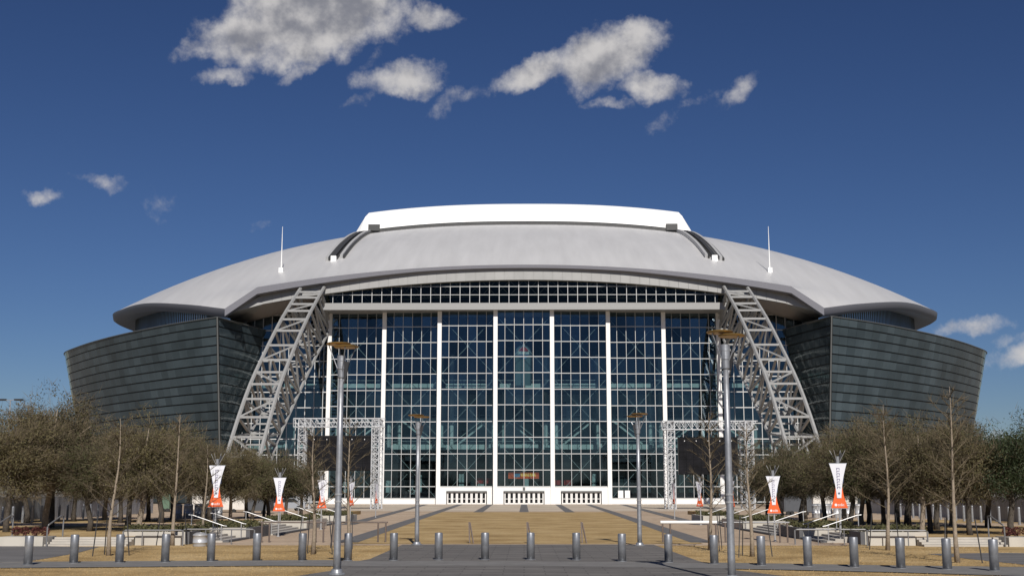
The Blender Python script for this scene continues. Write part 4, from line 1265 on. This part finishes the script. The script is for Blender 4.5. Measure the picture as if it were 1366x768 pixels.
def make_sapling(seed, hgt, lean):
    rr = random.Random(seed); rg = np.random.default_rng(seed)
    tk = MB(); ax = [Vector((lean * t * hgt * .5 + .05 * math.sin(7 * t + seed), .05 * math.cos(5 * t + seed), t * hgt)) for t in np.linspace(0, 1, 9)]
    tk.tube(ax, [.10, .075, .062, .052, .043, .034, .025, .016, .006], 8)
    br = MB(); P_, D_ = [], []
    for k in range(30):
        t = .28 + .68 * k / 30; i = t * 8; b = ax[int(i)].lerp(ax[min(int(i) + 1, 8)], i % 1)
        a = k * 2.4 + rr.uniform(-.4, .4); L = hgt * .26 * (1.15 - t) * rr.uniform(.7, 1.3)
        e = b + Vector((math.cos(a) * L, math.sin(a) * L, L * rr.uniform(.5, 1.1)))
        pts = limb(br, b, e, .016, .005, 4, .1, 5, rr)
        for j in range(26):
            q = rr.uniform(.2, 1) * 4; c = pts[int(min(q, 3.99))].lerp(pts[int(min(q, 3.99)) + 1], q % 1)
            d = (e - b).normalized() + Vector((rr.gauss(0, .5), rr.gauss(0, .5), rr.gauss(.15, .4)))
            P_.append(tuple(c)); D_.append(tuple(d.normalized()))
    tv, tf = twig_mesh(np.array(P_), np.array(D_), rg.uniform(.15, .5, len(P_)), .008, rg)
    return tk.mesh('trunk', 'bark_pale', True), br.mesh('branches', 'twig'), np_mesh('twigs', tv, tf, 'twig')
SAP = [make_sapling(3, 5.0, .08), make_sapling(5, 5.4, 0.02), make_sapling(8, 5.8, -.03), make_sapling(9, 5.0, .03)]
SP = [(145, 740.5, 0, 1.0, 1), (231, 727, 1, 1.05, 1), (417, 739, 3, .95, 0), (464, 731, 1, 1.0, 0), (271, 722, 3, .9, 0),
      (949, 733, 1, 1.02, 0), (1002, 742, 3, .95, 0), (1186, 733.5, 2, 1.0, 1), (1278, 750, 2, 1.0, 1)]
SPL = ['leaning bare sapling in the dry grass beside the side road corner, trash barrel side', 'bare upright sapling in the dry grass before the low wall and guard rail', 'bare sapling in dry grass before the video screen, trash barrel side', 'bare sapling right behind the front lamp post at the asphalt corner', 'bare sapling beside the round steel trash barrel',
       'bare sapling behind the pipe barrier, before the video screen by the red banners', 'bare sapling beside the front lamp post on the evergreen tree side', 'bare sapling before the short side stairs on the evergreen tree side', 'tall bare sapling in the dry grass by the walkway, before the evergreen side fence']
for k, (px, py, v, sc, _q) in enumerate(SP):
    p = ground(px, py)
    t = thing('sapling', SPL[k], 'tree', (p.x, p.y, 0), k * 1.3 if v else 0, 'bare staked saplings'); t.scale = (sc,) * 3
    link('trunk', SAP[v][0], t); link('branches', SAP[v][1], t); stuff(link('twigs', SAP[v][2], t))
    for q in range(3):
        a = k + q * 2.1; r = .75
        if q == 2 and k % 2: continue
        o = MB().bar((math.cos(a) * r, math.sin(a) * r, 0), (math.cos(a) * r * .8, math.sin(a) * r * .8, 1.45), .032).build('tree_stake', 'black_metal', None, loc=(p.x, p.y, 0))
        tag(o, 'thin dark stake leaning beside a bare young tree in the dry grass', 'stake', 'stakes of the young trees')

# leaning markers on the centre lawn
for px in (628, 706, 779):
    p = ground(px, 724.5)
    t = thing('lawn_marker', 'pair of thin brown posts leaning together at the front of the centre lawn', 'marker post', (p.x, p.y + .3, 0), 0, 'leaning post pairs on the lawn')
    MB().bar((-.06, 0, 0), (-.1, .1, .95), .06).build('post', 'brown_steel', t); MB().bar((.12, -.3, 0), (-.06, .1, .93), .05).build('post', 'brown_steel', t)

# ================================================================== SMALL THINGS
def barrel(loc, r, h, label, group, name='trash_drum'):
    t = thing(name, label, 'trash can', loc, 0, group)
    MB().lathe([(r * .92, 0), (r, .04), (r, h * .33), (r * 1.04, h * .34), (r * 1.04, h * .37), (r, h * .38), (r, h * .93), (r * 1.04, h * .94), (r * 1.04, h)], 20).build('body', 'drum_steel', t, smooth=True)
    MB().lathe([(r * 1.02, h), (r * .95, h + .03), (r * .55, h + .09), (r * .5, h + .06), (.02, h + .05)], 20).build('lid', 'rail_steel', t)
p = ground(266.5, 728.5)
barrel((p.x, p.y, 0), .30, .50, 'wide round steel trash barrel in front of the hedge by the short side stairs', None, 'trash_barrel')
for base, n in ((238, 8), (1088, 9)):
    for k in range(n):
        p = ground(base + k * 7.2, 690.5, TZ)
        barrel((p.x, p.y + (k % 2) * .8, TZ), .26, .98, 'upright grey steel drum in the row under the trees' + (', trash barrel side' if base < 600 else ', evergreen tree side'), 'steel drums under the trees')

def trailer(x0, x1, y, h, material, label, cat, z=.3):
    t = thing('trailer', label, cat, ((x0 + x1) / 2, y, z))
    w = (x1 - x0) / 2
    m = MB(); m.box(-w, w, 0, 2.6, .35, h); b = m.build('body', material, t)
    for k in range(int(w * 2 / 1.2)):
        MB().box(-w + .1 + k * 1.2, -w + .16 + k * 1.2, -.03, -.005, .4, h - .05).build('rib', material, b)
    MB().box(-w - .03, w + .03, -.03, 2.63, h, h + .08).build('roof_edge', 'galvanised', t)
    for q in (-.7, -.45, .6):
        MB().tube([(w * q, -.02, .22), (w * q, .25, .22)], .2, 14).build('wheel', 'rubber', t)
    return t
f_ = lambda px, Y: (px - 699) / 1620 * Y
trailer(f_(262, 118), f_(331, 118), 118, 2.1, 'trailer_white', 'long white trailer parked behind the trees past the steel drums', 'trailer')
trailer(f_(333, 110), f_(362, 110), 110, 2.1, 'trailer_dark', 'dark grey trailer parked behind the trees beside the video screen', 'trailer')
trailer(f_(1040, 105), f_(1076, 105), 105, 2.3, 'trailer_dark', 'dark blue-grey trailer parked behind the trees at the foot of the arch truss', 'trailer')
trailer(f_(1078, 116), f_(1136, 116), 116, 2.2, 'trailer_white', 'long pale trailer behind the steel drums on the dark green tree side', 'trailer')
trailer(f_(221, 122), f_(232, 122), 122, 1.9, 'container_green', 'small green container standing behind the shade trees', 'container')
trailer(f_(172, 118), f_(183, 118), 118, 2.0, 'panel_white', 'small white box trailer standing behind the shade trees by the fence', 'trailer')

def car(loc, rz, label):
    t = thing('parked_car', label, 'car', loc, rz)
    pr = [(-2.2, .35), (-2.25, .75), (-1.9, .95), (-1.2, 1.02), (-.6, 1.55), (.9, 1.6), (1.7, 1.1), (2.15, 1.0), (2.25, .6), (2.2, .35)]
    MB().prism(pr, -.85, .85).build('body', 'car_silver', t)
    MB().prism([(-1.05, 1.06), (-.55, 1.48), (.85, 1.52), (1.45, 1.1)], -.88, .88).build('window', 'car_glass', t)
    for x in (-1.4, 1.4):
        for y in (-.8, .8): MB().tube([(x, y - .1, .33), (x, y + .1, .33)], .33, 16).build('wheel', 'rubber', t)
    for y in (-.6, .6): MB().box(-2.28, -2.2, y - .15, y + .15, .65, .8).build('headlight', 'white_ink', t)
car((f_(386, 150), 150, .01), .3, 'silver car parked behind the side stairs by the video screen')

# gantries with video screens
def lattice(mb, a, b, w, n):
    a, b = Vector(a), Vector(b); d = (b - a).normalized()
    up = Vector((0, 0, 1)) if abs(d.z) < .9 else Vector((0, 1, 0))
    x = d.cross(up).normalized() * (w / 2); y = x.cross(d).normalized() * (w / 2)
    cs = [x + y, x - y, -x - y, -x + y]
    for c in cs: mb.bar(a + c, b + c, .10)
    for k in range(n):
        p, q = a.lerp(b, k / n), a.lerp(b, (k + 1) / n)
        for j in range(4):
            mb.bar(p + cs[j], q + cs[(j + 1) % 4], .06); mb.bar(p + cs[j], p + cs[(j + 1) % 4], .06)
for s, pl, pr, ytop, yb, scr in ((-1, 403, 501, 563.5, 168, (411, 494, 581, 627)), (1, 895, 999, 567, 168, (905, 985, 583, 632))):
    L, Rr, T = at(pl, 600, yb), at(pr, 600, yb), at(pl, ytop, yb).z
    t = thing('lattice_gantry', 'aluminium lattice gantry holding a black video screen ' + ('on the silver car side' if s < 0 else 'beside the red banner poles'), 'gantry', ((L.x + Rr.x) / 2, yb, 0))
    cx = (L.x + Rr.x) / 2
    for q in (L.x - cx, Rr.x - cx):
        m = MB(); lattice(m, (q, 0, 0), (q, 0, T), 1.0, 14); m.build('post', 'truss_alu', t)
        m = MB(); lattice(m, (q, 4.0, 0), (q, 4.0, T), 1.0, 12); m.build('post', 'truss_alu', t)
        m = MB(); lattice(m, (q, -.5, T), (q, 4.5, T), 1.0, 5); m.build('side_beam', 'truss_alu', t)
    m = MB(); lattice(m, (L.x - cx - 1.2, 0, T), (Rr.x - cx + 1.2, 0, T), 1.15, 16); m.build('beam', 'truss_alu', t)
    a, b = at(scr[0], scr[2], yb + .6), at(scr[1], scr[3], yb + .6)
    v = thing('video_screen', 'large black video screen hung in the gantry ' + ('behind the bare saplings' if s < 0 else 'beside the red banner poles'), 'screen', ((a.x + b.x) / 2, yb + .6, b.z))
    w, h = (b.x - a.x) / 2, a.z - b.z
    nx, ny = 8, 5
    for i in range(nx):
        for j in range(ny):
            MB().box(-w + 2 * w * i / nx + .01, -w + 2 * w * (i + 1) / nx - .01, 0, .18, h * j / ny + .01, h * (j + 1) / ny - .01).build('screen_module', 'screen_black', v)
    MB().box(-w - .1, w + .1, .19, .35, -.05, h + .05).build('back_frame', 'black_metal', v)
    for k in range(5): MB().box(-w * .8 + k * w * .4 - .05, -w * .8 + k * w * .4 + .05, -.06, -.005, h - .55, h - .42).build('status_light', 'white_ink', v)
    for q in (-.7, .7): MB().bar((w * q, .2, h + .05), (w * q, .0, T - b.z - .55), .06).build('hanger', 'black_metal', v)

# distant parking-lot lamp
p = at(14, 533, 190)
t = thing('parking_lamp', 'tall slender double-headed parking lot lamp beyond the trees', 'street lamp', (p.x, 190, 0))
MB().tube([(0, 0, 0), (0, 0, p.z)], [.16, .09], 8).build('pole', 'galvanised', t)
for q in (-1, 1):
    MB().bar((0, 0, p.z - .05), (q * .9, 0, p.z), .1).build('arm', 'galvanised', t)
    MB().box(min(q * .7, q * 1.9), max(q * .7, q * 1.9), -.35, .35, p.z - .12, p.z + .14).build('lamp_head', 'black_metal', t)

# dry grass blades on the nearest strips
n = 60000
gx = rng.uniform(-17, 19, n); gy = rng.uniform(31, 54, n)
apx = [(p[0], p[1]) for p in apron]
def inpoly(x, y, poly):
    r = np.zeros(len(x), bool); j = len(poly) - 1
    for i in range(len(poly)):
        xi, yi = poly[i][0], poly[i][1]; xj, yj = poly[j][0], poly[j][1]
        c = ((yi > y) != (yj > y)) & (x < (xj - xi) * (y - yi) / (yj - yi + 1e-9) + xi); r ^= c; j = i
    return r
wk = [(p.x, p.y) for p in near] + [(p.x, p.y + .2) for p in far[::-1]]
rd1 = [(ground(*q).x, ground(*q).y) for q in [(-120, 727), (0, 727), (132, 729.5), (100, 738), (30, 750), (-20, 751.5), (-120, 750)]]
rd2 = [(ground(*q).x, ground(*q).y) for q in [(1440, 739), (1340, 737), (1236, 738.5), (1290, 745), (1366, 753), (1440, 756)]]
ok = ~(inpoly(gx, gy, apx) | inpoly(gx, gy, wk) | inpoly(gx, gy, rd1) | inpoly(gx, gy, rd2)) & ~((np.abs(gx) > 14.2) & (gy > 52.7))
gx, gy = gx[ok], gy[ok]; n = len(gx)
b = np.stack([gx, gy, np.zeros(n)], 1); d = rng.normal(size=(n, 3)) * .5; d[:, 2] = 1; d /= np.linalg.norm(d, axis=1)[:, None]
tv, tf = twig_mesh(b, d, rng.uniform(.02, .055, n), .008, rng)
stuff(tag(link('grass_blades', np_mesh('grass_blades', tv, tf, 'dry_grass')), 'short dry winter grass blades on the strips beside the walkway', 'grass'))
